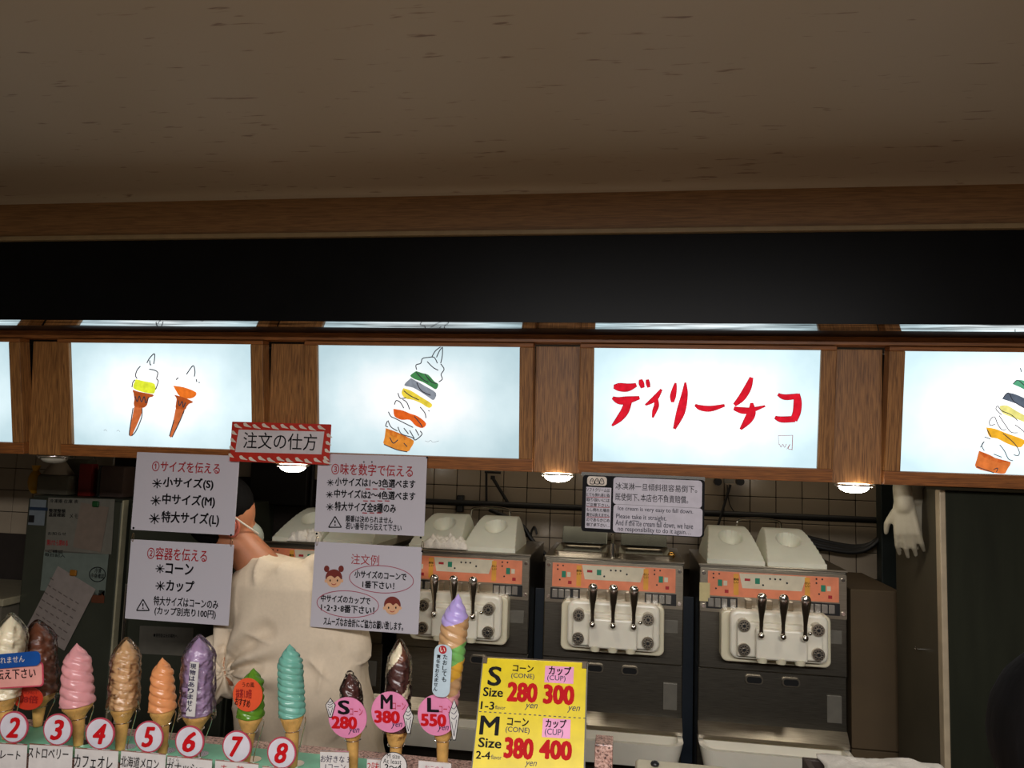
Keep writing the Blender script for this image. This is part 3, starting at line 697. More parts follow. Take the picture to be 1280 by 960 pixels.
    for a in (-.052, .004, .060):
        MB().cyl((a, -dep-.010, z(102.5)), (a, -dep-.010, z(96)), .0145, .018, n=20).build('nozzle', CREAM, r, True)
    for sx in (-1, 1):
        for v in (61.5, 89):
            kx = sx*.110+.004
            kn = MB().cyl((kx, -dep-.014, z(v)), (kx, -dep+.02, z(v)), .0185, n=24).build('knurled_knob', STEEL, r, True)
            b2 = MB()
            for q in range(10):
                t = 2*PI*q/10; b2.box(kx+.0115*math.cos(t)-.002, kx+.0115*math.cos(t)+.002, -dep-.0165, -dep-.013, z(v)+.0115*math.sin(t)-.002, z(v)+.0115*math.sin(t)+.002)
            b2.cyl((kx, -dep-.018, z(v)), (kx, -dep-.013, z(v)), .005, n=12)
            b2.build('knob_grip', DARK, kn)
    MB().sph((.090, -dep-.008, z(66)), .0065).build('release_pin', CHROME, r, True)
    for a in (-.060, .004, .068):
        pf = [(.0062, z(68)), (.0052, z(62.5)), (.0055, z(53)), (.0080, z(44)), (.0120, z(35)), (.0135, z(28)), (.0125, z(23.5)), (.008, z(20.5)), (.0006, z(19.5))]
        vs, fs = lathe(pf, 20); h = mesh('dispense_lever', [(x_*1.18+a, y_*.8-dep-.042-(z_-z(68))*.12, z_) for x_, y_, z_ in vs], fs, CHROME, r, True)
        MB().cyl((a, -dep-.05, z(69)), (a, -dep-.02, z(69)), .0085, n=16).sph((a, -dep-.044, z(69)), .0105).build('lever_pivot', CHROME, h, True)
        MB().box(a-.026, a-.006, -.022, -.006, z(49), z(38), .002).build('lever_bracket', STEEL, h)
    # slots
    for a in (-.055, .06):
        sl = MB().prism(rounded(.056, .027, .011, a, z(136), 5), .004, .012).build('vent_slot', STEEL, r)
        MB().prism(rounded(.046, .019, .008, a, z(136), 5), .002, .005).build('slot_opening', mat('void_black', (.002, .002, .002), .9), sl)
    MB().box(.17, .215, .006, .0125, z(180), z(148), .001).build('rating_plate', mat('grey_plate', sr(110, 106, 96), .4, .3), r)
    MB().box(.165, .215, -.002, .001, z(86), z(70), .001).build('grey_sticker', mat('grey_plate', sr(110, 106, 96), .4, .3), r)
    # ledge and drip tray
    P = [(0, 0)]
    vs = []
    for x_ in (-hw, hw): vs += [(x_, .012, z(190)), (x_, -.02, z(203)), (x_, -.02, z(207)), (x_, .03, z(207))]
    mesh('ledge', vs, [(0, 1, 5, 4), (1, 2, 6, 5), (2, 3, 7, 6), (3, 0, 4, 7), (0, 3, 2, 1), (4, 5, 6, 7)], STEEL, r)
    mesh('model_plate', [(-.13, .004, z(194.5)), (-.125, -.0175, z(202.5)), (.122, -.0175, z(202.5)), (.13, .004, z(194.5))], [(0, 1, 2, 3)], mat('blue_grey_plate', sr(120, 124, 134), .25, .4), r)
    n = 10; out = []
    def ush(hw_, y0, y1, rr): 
        P = [(-hw_, y1)]
        for k in range(n+1): a = PI+PI/2*k/n; P.append((-hw_+rr+rr*math.cos(a), y0+rr+rr*math.sin(a)))
        for k in range(n+1): a = 3*PI/2+PI/2*k/n; P.append((hw_-rr+rr*math.cos(a), y0+rr+rr*math.sin(a)))
        P.append((hw_, y1)); return P
    o1 = ush(.232, -.11, .03, .05); i1 = ush(.216, -.094, .02, .04); o0 = ush(.215, -.085, .03, .04)
    z1, z0_, zi = z(209), z(238), z(226)
    rings = [[(a, b, z0_) for a, b in o0], [(a, b, z1) for a, b in o1], [(a, b, z1) for a, b in i1], [(a, b, zi) for a, b in i1]]
    vs, fs = loft(rings); tr_ = mesh('drip_tray', vs, fs, CREAM2, r)
    MB().box(-.15, .15, -.1, -.04, z(208.5)-.0, z(207.5)).build('tray_bar', STEEL, tr_) if idx == 9 else None
    # rear rail on the top
    pts = spline([(-.06, .385, MH), (-.06, .385, MH+.10), (-.04, .385, MH+.13), (.08, .385, MH+.13), (.10, .385, MH+.10), (.10, .385, MH)], 5)
    MB().tube(pts, .005, 8).build('wire_rail', CHROME, r, True)
    MB().box(-hw-.002, hw+.002, -.002, .42, MH, MH+.006, .001).build('top_plate', STEEL, r)
    return r
def lid(r, cx, cy, wx, wy, H):
    nx, ny = 60, 60; vs, fs = [], []
    for j in range(ny+1):
        for i in range(nx+1):
            x = -wx/2+wx*i/nx; y = -wy/2+wy*j/ny
            tf_ = (y+wy/2)/(.80*wy); t = max(0, min(1, tf_, (wx/2-abs(x))/(.155*wx), (wy/2-y)/(.06*wy)))
            h = H*(1-(1-t)**1.4)
            q = (x/(wx*.23))**2+((y+.06*wy)/(wy*.20))**2
            if q < 1: h = min(h, H*(.30+.45*q**1.5))
            vs.append((cx+x, cy+y, h+.014))
    for j in range(ny):
        for i in range(nx): k = j*(nx+1)+i; fs.append((k, k+1, k+nx+2, k+nx+1))
    # skirt
    rim = [i for i in range(nx+1)]+[(j+1)*(nx+1)-1 for j in range(1, ny+1)]+[ny*(nx+1)+i for i in range(nx-1, -1, -1)]+[j*(nx+1) for j in range(ny-1, 0, -1)]
    b = len(vs)
    for k in rim: vs.append((vs[k][0], vs[k][1], .0))
    for q in range(len(rim)): q2 = (q+1) % len(rim); fs.append((rim[q], b+q, b+q2, rim[q2]))
    o = mesh('hopper_lid', vs, fs, LIDM, r, True); o.data.set_sharp_from_angle(angle=math.radians(55))
    o.location = (0, 0, MH+.006); return o
ml = ['steel soft serve machine mostly hidden behind the worker in white', 'steel soft serve machine behind the tall rainbow display cone',
      'middle steel soft serve machine with open hoppers, under the black-framed notice', 'rightmost steel soft serve machine with two white hopper lids']
mx_ = [-1.071, -.557, -.043, .471]
ms = [machine(mx_[k], ml[k], k) for k in range(4)]
for k in (0, 1, 3):
    lid(ms[k], -.112, .168, .186, .30, .090); lid(ms[k], .082, .168, .186, .30, .090)
# open hoppers and spout on the third machine
m2 = ms[2]
def pan(cx):
    w1, w0, y0, y1 = .088, .07, .05, .30
    o_ = [(cx-w1, y0), (cx+w1, y0), (cx+w1, y1), (cx-w1, y1)]
    b = MB()
    rim = [rounded(2*w1+.012, y1-y0+.012, .02, cx, (y0+y1)/2), rounded(2*w1, y1-y0, .016, cx, (y0+y1)/2), rounded(2*w0, y1-y0-.03, .016, cx, (y0+y1)/2)]
    rings = [[(a, c_, MH+.006) for a, c_ in rim[0]], [(a, c_, MH+.018) for a, c_ in rim[0]], [(a, c_, MH+.020) for a, c_ in rim[1]], [(a, c_, MH+.008) for a, c_ in rim[2]]]
    vs, fs = loft(rings); o_ = mesh('hopper_pan', vs, fs, STEEL, m2, False)
    MB().prism([(cx-.066, MH+.0085), (cx+.066, MH+.0085), (cx+.066, MH+.0095), (cx-.066, MH+.0095)], y0+.012, y1-.012).build('dark_pan_floor', mat('shaded_pan_steel', sr(40, 38, 34), .15, .3), o_); return o_  # dark plate: its colour stands in for shade inside the deep hopper
pan(-.115); pan(.105)
for cx in (-.115, .105):
    o = MB().box(cx-.085, cx+.085, 0, .004, 0, .075, .002).build('tilted_lid', mat('smoky_steel', sr(110, 112, 104), .2, .8), m2); o.location = (0, .29, MH+.022); o.rotation_euler = (-.7, 0, 0)
MB().cyl((-.004, .06, MH), (-.004, .06, MH+.05), .012, .008).cyl((-.004, .06, MH+.05), (-.004, .05, MH+.085), .006).sph((-.004, .05, MH+.088), .009).build('mix_valve', CHROME, m2, True)
MB().sph((.195, .08, MH+.018), .013).cyl((.195, .08, MH), (.195, .08, MH+.01), .006).build('brass_knob', mat('brass', sr(220, 170, 90), .2, 1), m2, True)
# tape on the rightmost machine
MB().box(-.232, -.198, -.010, -.0065, MH-.115, MH-.055, .001).build('masking_tape', mat('masking_tape', sr(205, 190, 140), .7), ms[3])

def rumple(name, label, cx, cy, z, lx, ly, h, m, seed, cat='cloth', px=1.0, corner=.35):
    n = 34; vs, fs = [], []
    for j in range(n+1):
        for i in range(n+1):
            a, b = i/n*2-1, j/n*2-1
            e = max(0, 1-abs(a)**4)*max(0, 1-abs(b)**4)
            q = noise.noise(Vector((a*2.3*px, b*2.3, seed)))+.5*noise.noise(Vector((a*6*px, b*5, seed+3)))
            x = a*lx/2*(1+.1*noise.noise(Vector((b*3, seed, 1)))); y = b*ly/2*(1+.15*noise.noise(Vector((a*3, seed, 2))))
            vs.append((x, y, max(.002, h*e**.5*(.7+.55*q))))
    for j in range(n):
        for i in range(n): k = j*(n+1)+i; fs.append((k, k+1, k+n+2, k+n+1))
    o = mesh(name, vs, fs, m, None, True); o.location = (cx, cy, z)
    mo = o.modifiers.new('s', 'SOLIDIFY'); mo.thickness = .003; mo.offset = 1
    return tag(o, label, cat)
p = at(557, 680, 2.68); rumple('cloth', 'crumpled white cloth on the machine right of the flavour notice', p.x, 2.69, MH+.007, .16, .07, .045, CLOTH, 4.2, px=2)
p = at(382, 675, 2.68); rumple('cloth', 'crumpled white cloth left of the flavour notice, behind the worker', p.x, 2.69, MH+.007, .12, .07, .04, CLOTH, 8.8, px=2)

# ------------------------------------------------------------------ pipes and fittings on the tiled wall
BLK = mat('black_pipe', sr(26, 24, 22), .5)
def pipe(name, pts, r_, label, cat='pipe', m=BLK, sp=True):
    P = spline(pts, 6) if sp else pts
    o = MB().tube(P, r_, 10).build(name, m, None, True); return tag(o, label, cat)
z_ = at(700, 634, 3.16).z
pipe('wall_pipe', [(-1.35, 3.17, z_+.0), (1.02, 3.17, z_)], .0125, 'long black horizontal pipe along the tiled wall', sp=False)
o = MB().box(-.014, .014, -.03, .0, -.035, .035, .003).build('pipe_clip', DARK); p = at(574, 630, 3.16); o.location = (p.x, 3.2, p.z-.0); tag(o, 'small black clip on the wall pipe above the second machine', 'clip')
r = empty('wall_bracket', at(608, 600, 3.17), 0, 'black folding bracket on the tiles right of the flavour notice', 'bracket')
o_ = Vector(r.location); loc = lambda a, b, Y=3.17: at(a, b, Y)-o_
MB().tube([loc(608, 590), loc(608, 631)], .005).build('upright_bar', BLK, r); MB().tube([loc(606, 590), loc(626, 591)], .005).build('top_bar', BLK, r)
MB().tube([loc(615, 596), loc(637, 632)], .007).build('diagonal_bar', BLK, r); MB().box(*sum([[c-.008, c+.008] for c in loc(616, 597)], [])).build('joint', BLK, r)
r = empty('double_socket', at(911, 603, 3.18), 0, 'small dark double socket with a hanging cable at the top of the tiles', 'socket')
o_ = Vector(r.location)
for a in (897, 925): 
    c_ = loc(a, 602, 3.18); MB().cyl(c_+Vector((0, -.02, 0)), c_+Vector((0, .02, 0)), .015).build('plug', DARK, r, True)
MB().box(*sum([[c-.01*k_, c+.01*k_] for c, k_ in zip(loc(911, 601, 3.18), (2, 1, 1))], [])).build('socket_plate', STEELD, r)
MB().tube(spline([loc(913, 606, 3.17), loc(905, 632, 3.16), loc(896, 662, 3.14)], 5), .005).build('cable', BLK, r)
MB().tube(spline([loc(909, 606, 3.17), loc(912, 630, 3.17), loc(922, 645, 3.17)], 5), .002).build('cable', BLK, r)
MB_ = [(985, 668), (1030, 680), (1070, 686), (1092, 680), (1104, 664), (1109, 640), (1111, 612)]
for k in range(4):
    pipe('black_hose', [at(a+random.uniform(-2, 2)-k*1.2, b+k*2.5-3, 3.165-.018*k) for a, b in MB_], .008, ['black hose highest in the bundle curving along the right tiles', 'black hose second from the top of the curved bundle', 'black hose third from the top of the curved bundle', 'black hose lowest in the bundle curving along the right tiles'][k], 'hose')
pipe('black_hose', [at(612, 637, 3.15), at(650, 655, 3.13), at(663, 672, 3.13), at(673, 685, 3.12), at(690, 700, 3.12)], .009, 'thin black hose looping down between the second and middle machines', 'hose')
pipe('black_hose', [at(678, 700, 3.15), at(664, 672, 3.16), at(668, 658, 3.15), at(671, 668, 3.14)], .004, 'wire loop on the tiles left of the middle machine', 'hose')
p0 = at(1119, 612, 3.0); p1 = at(1116, 740, 3.0)
o = MB().box(-.035, .035, -.03, .03, 0, 1.6, .003).build('service_duct', mat('dark_green_paint', sr(30, 38, 34), .5)); o.location = (p1.x+.02, 3.1, 0); tag(o, 'dark vertical duct left of the hanging rubber gloves', 'duct')
o = MB().box(-.12, .14, -.03, .03, 0, .5, .003).build('electrical_box', mat('brown_black_paint', sr(28, 24, 22), .5)); p = at(338, 640, 3.14); o.location = (p.x+.02, 3.165, 1.36); tag(o, 'dark box on the wall behind the head of the worker', 'box')
p = at(388, 620, 3.15); pipe('wall_pipe', [(p.x, 3.16, 1.75), (p.x, 3.16, 1.2)], .01, 'thin vertical pipe beside the left edge of the flavour notice', sp=False)

# dark blue filler sheets added so the gaps between machines read dark
for a, lab in ((-.30, 'dark blue filler sheet in the gap between the second and middle machines'), (.213, 'dark blue filler sheet in the gap between the middle and rightmost machines'), (-.815, 'dark blue filler sheet in the gap behind the worker')):
    o = MB().box(-.022, .022, 0, .006, .1, 1.13, .001).build('gap_filler', mat('dark_blue_filler', sr(26, 36, 46), .4, bump=.2, scale=9)); o.location = (a, 2.80, 0); tag(o, lab, 'sheet', 'dark sheets between machines')

# ------------------------------------------------------------------ right side: carton, cabinet, gloves
CARD = mat('brown_board', sr(72, 56, 32), .75, 0, .06, 8)
x0 = at(1062, 800, 2.66).x+.004; x1 = at(1128, 800, 2.66).x; zt = at(1095, 738, 2.66).z; zb = at(1095, 938, 2.66).z
o = MB().box(x0, x1, 0, .42, zb, zt, .003).build('carton', CARD); o.location = (0, 2.66, 0); tag(o, 'tall brown carton standing on another beside the rightmost machine', 'box', 'brown cartons at the right')
o = MB().box(x0, x1-.012, .0, .4, 0, zb-.004, .003).build('carton', CARD); o.location = (0, 2.665, 0); tag(o, 'lower brown carton carrying the tall one by the rightmost machine', 'box', 'brown cartons at the right')
CG = mat('dark_green_steel', sr(36, 38, 27), .6, .2, .12, 3, stretch=(8, 1, 1), spec=.15)
xf = at(1173, 780, 2.3).x
r = empty('tall_cabinet', (xf+.4, 2.62, 0), 0, 'tall dark green cabinet filling the right side', 'cabinet')
o = MB().box(-.4, .4, -.32, .015, .02, 1.545, .004).build('body', mat('cabinet_side', sr(72, 66, 52), .6, .0, .08, 5, spec=.2), r)
MB().box(-.388, .39, -.345, -.322, .03, 1.54, .006).build('door', CG, r)
MB().box(-.402, -.386, -.35, -.318, .02, 1.545, .003).build('edge_strip', mat('pale_edge_trim', sr(168, 152, 126), .4), r)
p = at(1158, 812, 2.40)
hk = MB().tube(spline([(xf, p.y, p.z), (xf-.022, p.y, p.z), (xf-.026, p.y, p.z+.008)], 4), .003).build('wall_hook', CHROME, None, True); tag(hk, 'small chrome hook on the side of the tall cabinet', 'hook')

def remesh(parts, vox, name, m, parent=None, smooth_it=4):
    b = MB()
    for p in parts:
        if p[0] == 'c':
            _, a, ra, c_, rb = p; a, c_ = Vector(a), Vector(c_); b.cyl(a, c_, ra, rb, 16); b.sph(a, ra, n=16); b.sph(c_, rb, n=16)
        elif p[0] == 's': b.sph(p[1], p[2], p[3], n=20)
        elif p[0] == 'l':
            vs, fs = loft(p[1]); t = bmesh.new(); bv = [t.verts.new(v) for v in vs]
            for f in fs: t.faces.new([bv[i] for i in f])
            bmesh.ops.recalc_face_normals(t, faces=t.faces); b.add(t)
    o = b.build(name, m, None)
    mo = o.modifiers.new('r', 'REMESH'); mo.mode = 'VOXEL'; mo.voxel_size = vox; mo.use_smooth_shade = True
    ms_ = o.modifiers.new('s', 'SMOOTH'); ms_.iterations = smooth_it; ms_.factor = .5
    bpy.context.view_layer.update()
    me = bpy.data.meshes.new_from_object(o.evaluated_get(bpy.context.evaluated_depsgraph_get()))
    bpy.data.objects.remove(o); me.materials.clear(); me.name = name
    oo = link(name, me, m, parent, True); return oo
def hand(parts, wrist, d, side, r=.034, s=1.):
    """adds a palm, four fingers and a thumb along direction d; side = direction towards the thumb"""
    d = Vector(d).normalized(); side = (Vector(side)-d*Vector(side).dot(d)).normalized(); n_ = d.cross(side); wrist = Vector(wrist)
    for k in (-1.5, -.5, .5, 1.5): parts.append(('c', wrist+side*k*.012*s, .014*s, wrist+d*.085*s+side*k*.019*s, .0115*s))
    for k, L in ((1.5, .068), (.5, .078), (-.5, .072), (-1.5, .055)):
        a = wrist+d*.088*s+side*k*.020*s; b = a+d*L*.55*s+n_*.012*s+side*k*.003*s; c_ = b+d*L*.4*s+n_*.022*s
        parts.append(('c', a, .0095*s, b, .0085*s)); parts.append(('c', b, .0085*s, c_, .0065*s))
    a = wrist+d*.02*s+side*.028*s; b = a+d*.035*s+side*.028*s+n_*.01*s; c_ = b+d*.03*s+side*.008*s+n_*.01*s
    parts.append(('c', a, .013*s, b, .010*s)); parts.append(('c', b, .010*s, c_, .0075*s))
GLV = mat('latex', sr(150, 142, 122), .55, 0, .05, 30, .1)
for k, (a, b, Y, lab) in enumerate(((1130, 632, 2.36, 'cream rubber glove hanging in front at the right end of the tiles'), (1146, 622, 2.42, 'cream rubber glove hanging behind the front one, by the tall cabinet'))):
    P = []; w0 = at(a, b, Y); hand(P, w0, (.10-.02*k, 0, -1), (-1, .5, 0) if k == 0 else (1, -.4, 0), s=.92)
    P.append(('c', w0+Vector((-.004, 0, .05)), .026, w0, .026))
    o = remesh(P, .0042, 'rubber_glove', GLV, None, 5); tag(o, lab, 'glove', 'rubber gloves hanging at the right')
p = at(1148, 611, 2.38)
gr = MB().tube(spline([(xf, 2.38, p.z+.01), (xf-.04, 2.38, p.z+.012), (xf-.14, 2.37, p.z+.012)], 3), .004).build('glove_peg', CHROME, None, True); tag(gr, 'thin bar the rubber gloves hang from, at the top of the tall cabinet', 'bar')

# ------------------------------------------------------------------ left side: refrigerators with papers, shelf above
FR = mat('fridge_steel', sr(80, 83, 70), .38, .5, .1, 4)
YF = 2.85
xa, xb = at(28, 700, YF).x, at(149, 700, YF).x; zt = at(90, 622, YF).z
r = empty('steel_refrigerator', ((xa+xb)/2, YF+.17, 0), 0, 'steel refrigerator on the left with papers taped on its door', 'refrigerator')
W2 = (xb-xa)/2
MB().box(-W2, W2, -.14, .17, .05, zt, .004).build('body', FR, r)
MB().box(-W2+.002, W2-.006, -.17, -.142, .08, zt-.008, .006).build('door', FR, r)
MB().box(W2-.006, W2+.002, -.172, -.14, .08, zt-.002, .002).build('door_edge', mat('bright_edge', sr(190, 182, 150), .4, .2), r)
xc_, xd_ = at(157, 700, YF).x, at(290, 700, YF).x
r2 = empty('steel_refrigerator', ((xc_+xd_)/2, YF+.17, 0), 0, 'steel refrigerator mostly hidden behind the left hanging notices', 'refrigerator'); W3 = (xd_-xc_)/2
MB().box(-W3, W3, -.14, .17, .05, zt, .004).build('body', FR, r2)
MB().box(-W3+.004, W3-.004, -.17, -.142, .08, zt-.008, .006).build('door', FR, r2)
MB().cyl((-W3+.03, -.19, .75), (-W3+.03, -.19, 1.05), .008).build('door_handle', CHROME, r2)
# papers
yp = YF-.004
def paper(tl, tr_, bl, name, label, m, lines, col=INK):
    pl = Pl((*tl, yp), (*tr_, yp), (*bl, yp)); r = sheet(pl, name, label, th=.001, m=m, cat='paper', group='papers on the steel refrigerators')
    return pl, r
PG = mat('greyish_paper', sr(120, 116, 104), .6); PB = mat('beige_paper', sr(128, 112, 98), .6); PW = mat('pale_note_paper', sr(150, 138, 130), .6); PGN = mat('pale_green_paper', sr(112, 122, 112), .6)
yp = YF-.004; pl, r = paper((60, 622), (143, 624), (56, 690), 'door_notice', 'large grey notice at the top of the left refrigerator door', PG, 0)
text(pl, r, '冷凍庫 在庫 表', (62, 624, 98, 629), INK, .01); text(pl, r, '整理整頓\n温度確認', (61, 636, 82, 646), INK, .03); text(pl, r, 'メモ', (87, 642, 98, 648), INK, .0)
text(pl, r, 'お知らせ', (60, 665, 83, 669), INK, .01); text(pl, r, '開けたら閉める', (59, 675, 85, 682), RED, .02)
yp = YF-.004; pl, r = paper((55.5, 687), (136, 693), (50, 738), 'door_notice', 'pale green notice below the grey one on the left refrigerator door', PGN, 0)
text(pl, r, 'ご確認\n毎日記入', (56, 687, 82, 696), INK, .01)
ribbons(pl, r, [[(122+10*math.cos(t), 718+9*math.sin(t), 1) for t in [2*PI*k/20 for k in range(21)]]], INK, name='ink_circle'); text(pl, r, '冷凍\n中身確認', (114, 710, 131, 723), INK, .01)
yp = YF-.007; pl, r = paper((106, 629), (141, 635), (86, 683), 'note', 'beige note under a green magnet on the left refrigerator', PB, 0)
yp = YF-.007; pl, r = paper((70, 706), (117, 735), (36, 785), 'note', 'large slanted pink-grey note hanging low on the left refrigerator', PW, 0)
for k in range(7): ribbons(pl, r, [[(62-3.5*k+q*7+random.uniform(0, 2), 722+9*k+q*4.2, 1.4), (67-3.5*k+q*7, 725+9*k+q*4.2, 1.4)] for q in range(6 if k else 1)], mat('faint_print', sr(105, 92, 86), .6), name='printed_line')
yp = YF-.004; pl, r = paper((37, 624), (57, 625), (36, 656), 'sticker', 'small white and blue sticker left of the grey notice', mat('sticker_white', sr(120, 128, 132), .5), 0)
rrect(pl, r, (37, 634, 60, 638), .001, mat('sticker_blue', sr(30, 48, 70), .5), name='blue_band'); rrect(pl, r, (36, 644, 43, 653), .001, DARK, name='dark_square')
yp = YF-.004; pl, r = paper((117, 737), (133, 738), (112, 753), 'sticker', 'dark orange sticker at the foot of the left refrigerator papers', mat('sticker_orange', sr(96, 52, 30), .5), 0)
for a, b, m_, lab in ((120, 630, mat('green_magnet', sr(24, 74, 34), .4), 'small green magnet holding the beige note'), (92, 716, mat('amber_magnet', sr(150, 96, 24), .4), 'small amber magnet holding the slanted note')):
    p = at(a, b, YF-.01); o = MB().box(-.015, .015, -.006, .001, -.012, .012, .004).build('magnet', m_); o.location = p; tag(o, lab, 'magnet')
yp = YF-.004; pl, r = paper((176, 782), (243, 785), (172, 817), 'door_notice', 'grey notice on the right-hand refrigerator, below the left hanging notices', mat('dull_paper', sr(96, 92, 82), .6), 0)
text(pl, r, '●使用後は元の場所へ', (192, 792, 222, 797), INK, .01)
# worktop at far left
p = at(0, 752, 2.6)
o = MB().box(-.5, .5, -.2, .2, -.03, 0, .004).build('steel_worktop', mat('pale_worktop', sr(190, 180, 150), .3, .3)); o.location = (xa-.51, 2.98, at(10, 748, 2.8).z); tag(o, 'pale worktop at the left edge beside the refrigerator', 'worktop')
o = MB().box(-.48, .48, -.18, .18, 0, o.location.z-.032).build('worktop_base', mat('worktop_front', sr(110, 104, 90), .5)); o.location = (xa-.51, 2.98, 0); tag(o, 'cabinet under the pale worktop at the left edge', 'cabinet')
# things on top of the refrigerators
def item(name, label, cat, px, py, Y, geo, m, smooth=True):
    p = at(px, py, Y); o = geo.build(name, m, None, smooth); o.location = (p.x, Y, zt+.0005); return tag(o, label, cat)
Yi = 2.97
item('yellow_bag', 'small yellow bag on top of the left refrigerator', 'bag', 44, 600, Yi, MB().sph((0, 0, .05), .045, (.62, .6, 1.15)).cyl((0, 0, .09), (0, 0, .12), .01, .018), mat('yellow_film', sr(220, 160, 20), .4))
item('storage_tub', 'beige tub on the refrigerator, right of the yellow bag', 'tub', 76, 600, Yi, MB().box(-.075, .075, -.05, .05, 0, .085, .012), mat('beige_tub', sr(112, 106, 90), .5))
item('bowl', 'pale conical bowl upside down on the beige tub', 'bowl', 73, 590, Yi, MB().cyl((0, 0, .086), (0, 0, .14), .062, .026, 24), mat('pale_bowl', sr(176, 160, 140), .5))
item('red_packet', 'upright red packet on top of the left refrigerator', 'packet', 110, 600, Yi, MB().box(-.03, .03, -.02, .02, 0, .135, .004), mat('red_packet', sr(150, 40, 36), .5))
item('glass_jar', 'dark jar between the red packet and the left hanging notice', 'jar', 127, 600, Yi, MB().cyl((0, 0, 0), (0, 0, .11), .018).cyl((0, 0, .11), (0, 0, .13), .014), mat('dark_jar', sr(40, 46, 44), .2))
item('storage_tub', 'mauve and ochre tub next to the left hanging notice', 'tub', 147, 600, Yi, MB().box(-.055, .055, -.04, .04, 0, .13, .01), mat('mauve_tub', sr(104, 84, 76), .5))
item('box', 'grey green box behind the red packet on the refrigerator', 'box', 96, 600, 3.07, MB().box(-.07, .07, -.03, .03, 0, .15, .004), mat('grey_box', sr(110, 106, 90), .6))
w_ = at(45, 621, 3.0)

# ------------------------------------------------------------------ counter
CZ = .90
ctr = empty('counter', (-.4, 1.5, 0), 0, 'shop counter with a speckled pink granite top under the display cones', 'counter')
MB().box(-2.6, 2.6, .11, .305, CZ-.04, CZ, .003).build('rear_slab', GRAN, ctr)
MB().box(.36, 2.6, -.35, .109, CZ-.04, CZ, .003).build('front_slab', GRAN, ctr)
CZL = CZ-.07
MB().box(-2.6, .358, -.35, .109, CZL-.03, CZL, .003).build('low_ledge', GRAN, ctr)
MB().box(-2.58, 2.58, -.3, .28, 0, CZL-.032, .003).box(-2.58, 2.58, .13, .28, CZL-.03, CZ-.042).build('base', mat('counter_base', sr(90, 76, 62), .6), ctr)
MINT = mat('mint_mat', sr(130, 200, 165), .5)
o = MB().box(-2.6, -.56, 1.612, 1.745, CZ+.0005, CZ+.006, .001).build('display_mat', MINT); tag(o, 'mint green mat under the row of display cones', 'mat')
CZ2 = CZ+.006
def post(px0, px1, py, Y, label):
    a, b, = at(px0, py, Y), at(px1, py, Y)
    o = MB().box(a.x, b.x, Y, Y+.06, CZ+.0005, a.z, .002).build('granite_post', GRAN); tag(o, label, 'post')
post(743.5, 766, 930, 1.735, 'square granite post right of the yellow price board')
# tray box with towel at the lower right
BW = mat('dark_brown_frame', sr(60, 46, 40), .5)
pa = at(1003, 935, 1.80); pb = at(1100, 945, 1.80); ztp = at(1050, 940, 1.82).z
r = empty('counter_box', ((pa.x+.14), 1.62, CZ+.0005), 0, 'dark brown open box under the white towel at the lower right', 'box')
hb_ = ztp-CZ-.012
for b in ((-.14, .14, .17, .185), (-.14, .14, -.2, -.185), (-.14, -.125, -.185, .17), (.125, .14, -.185, .17)): MB().box(*b, 0, hb_, .002).build('side_board', BW, r)
MB().box(-.125, .125, -.185, .17, 0, .01).build('base_board', BW, r)
rumple('folded_towel', 'white folded towel on the box at the lower right', pa.x+.155, 1.69, CZ+hb_+.003, .26, .24, .022, CLOTH, 2.6, 'towel')
o = MB().box(-.05, .03, -.2, .19, 0, hb_-.02, .002).build('granite_block', GRAN); o.location = (pa.x-.035, 1.58, CZ+.0005); tag(o, 'granite block left of the brown box with the towel', 'block')
p = at(845, 953, 1.72)
r = empty('cream_tray', (p.x, 1.60, CZ+.0005), 0, 'cream plastic tray with a black knob at the bottom edge', 'tray')
th_ = at(845, 952, 1.72).z-CZ
MB().box(-.085, .105, -.12, .12, 0, th_, .008, 3).build('tray_body', CREAM, r, True)
MB().sph((-.045, .085, th_+.004), .009, (1, 1, .7)).build('knob', DARK, r, True)

# ------------------------------------------------------------------ display cones
def swirl_mesh(Hh, R, turns, prof, bands=None, lobes=.02, seed=0, tipbend=.0, starts=3):
    nt_, nz = 48, max(70, int(turns*11)); vs, fs, mi = [], [], []
    for j in range(nz+1):
        t = j/nz
        for k in range(nt_):
            th = 2*PI*k/nt_
            ph = (t*turns+starts*th/(2*PI)) % 1.0
            ridge = (1-(2*ph-1)**2)**.5 if ph > .5 else (4*ph*(1-ph))**.8
            base = prof(t)*R
            amp = min(.15*R, base*.3)*(.8+.5*noise.noise(Vector((th, t*5, seed))))
            rr = base-amp*(1-ridge)+lobes*base*.5*math.cos(6*(th+t*turns*1.2))
            rr *= 1+.07*noise.noise(Vector((math.cos(th)*2, math.sin(th)*2, t*9+seed)))
            cx = tipbend*R*max(0, (t-.8))/.2
            vs.append((rr*math.cos(th)+cx, rr*math.sin(th), t*Hh))
    for j in range(nz):
        for k in range(nt_):
            fs.append((j*nt_+k, j*nt_+(k+1) % nt_, (j+1)*nt_+(k+1) % nt_, (j+1)*nt_+k))
            if bands:
                t = (j+.5)/nz-.045*math.sin(2*PI*(k/nt_)+1.0); q_ = sum(1 for b in bands if t > b)
                if seed == 10: q_ = 2 if (t > .36 and math.sin(2*PI*k/nt_-t*9-.6) > (.25 if t > .55 else .75)) else (1 if t > .8 else 0)
                mi.append(q_)
    fs.append(tuple(range(nt_))[::-1]); fs.append(tuple(range(nz*nt_, (nz+1)*nt_)))
    if bands: mi += [0, len(bands)]
    return vs, fs, mi
cone_p = lambda t: (1-.30*t) if t < .72 else max(.02, (1-.30*.72)*(1-((t-.72)/.28)**1.25))
fat_p = lambda t: (1-.10*t) if t < .72 else max(.02, .93*(1-((t-.72)/.28)**1.6))
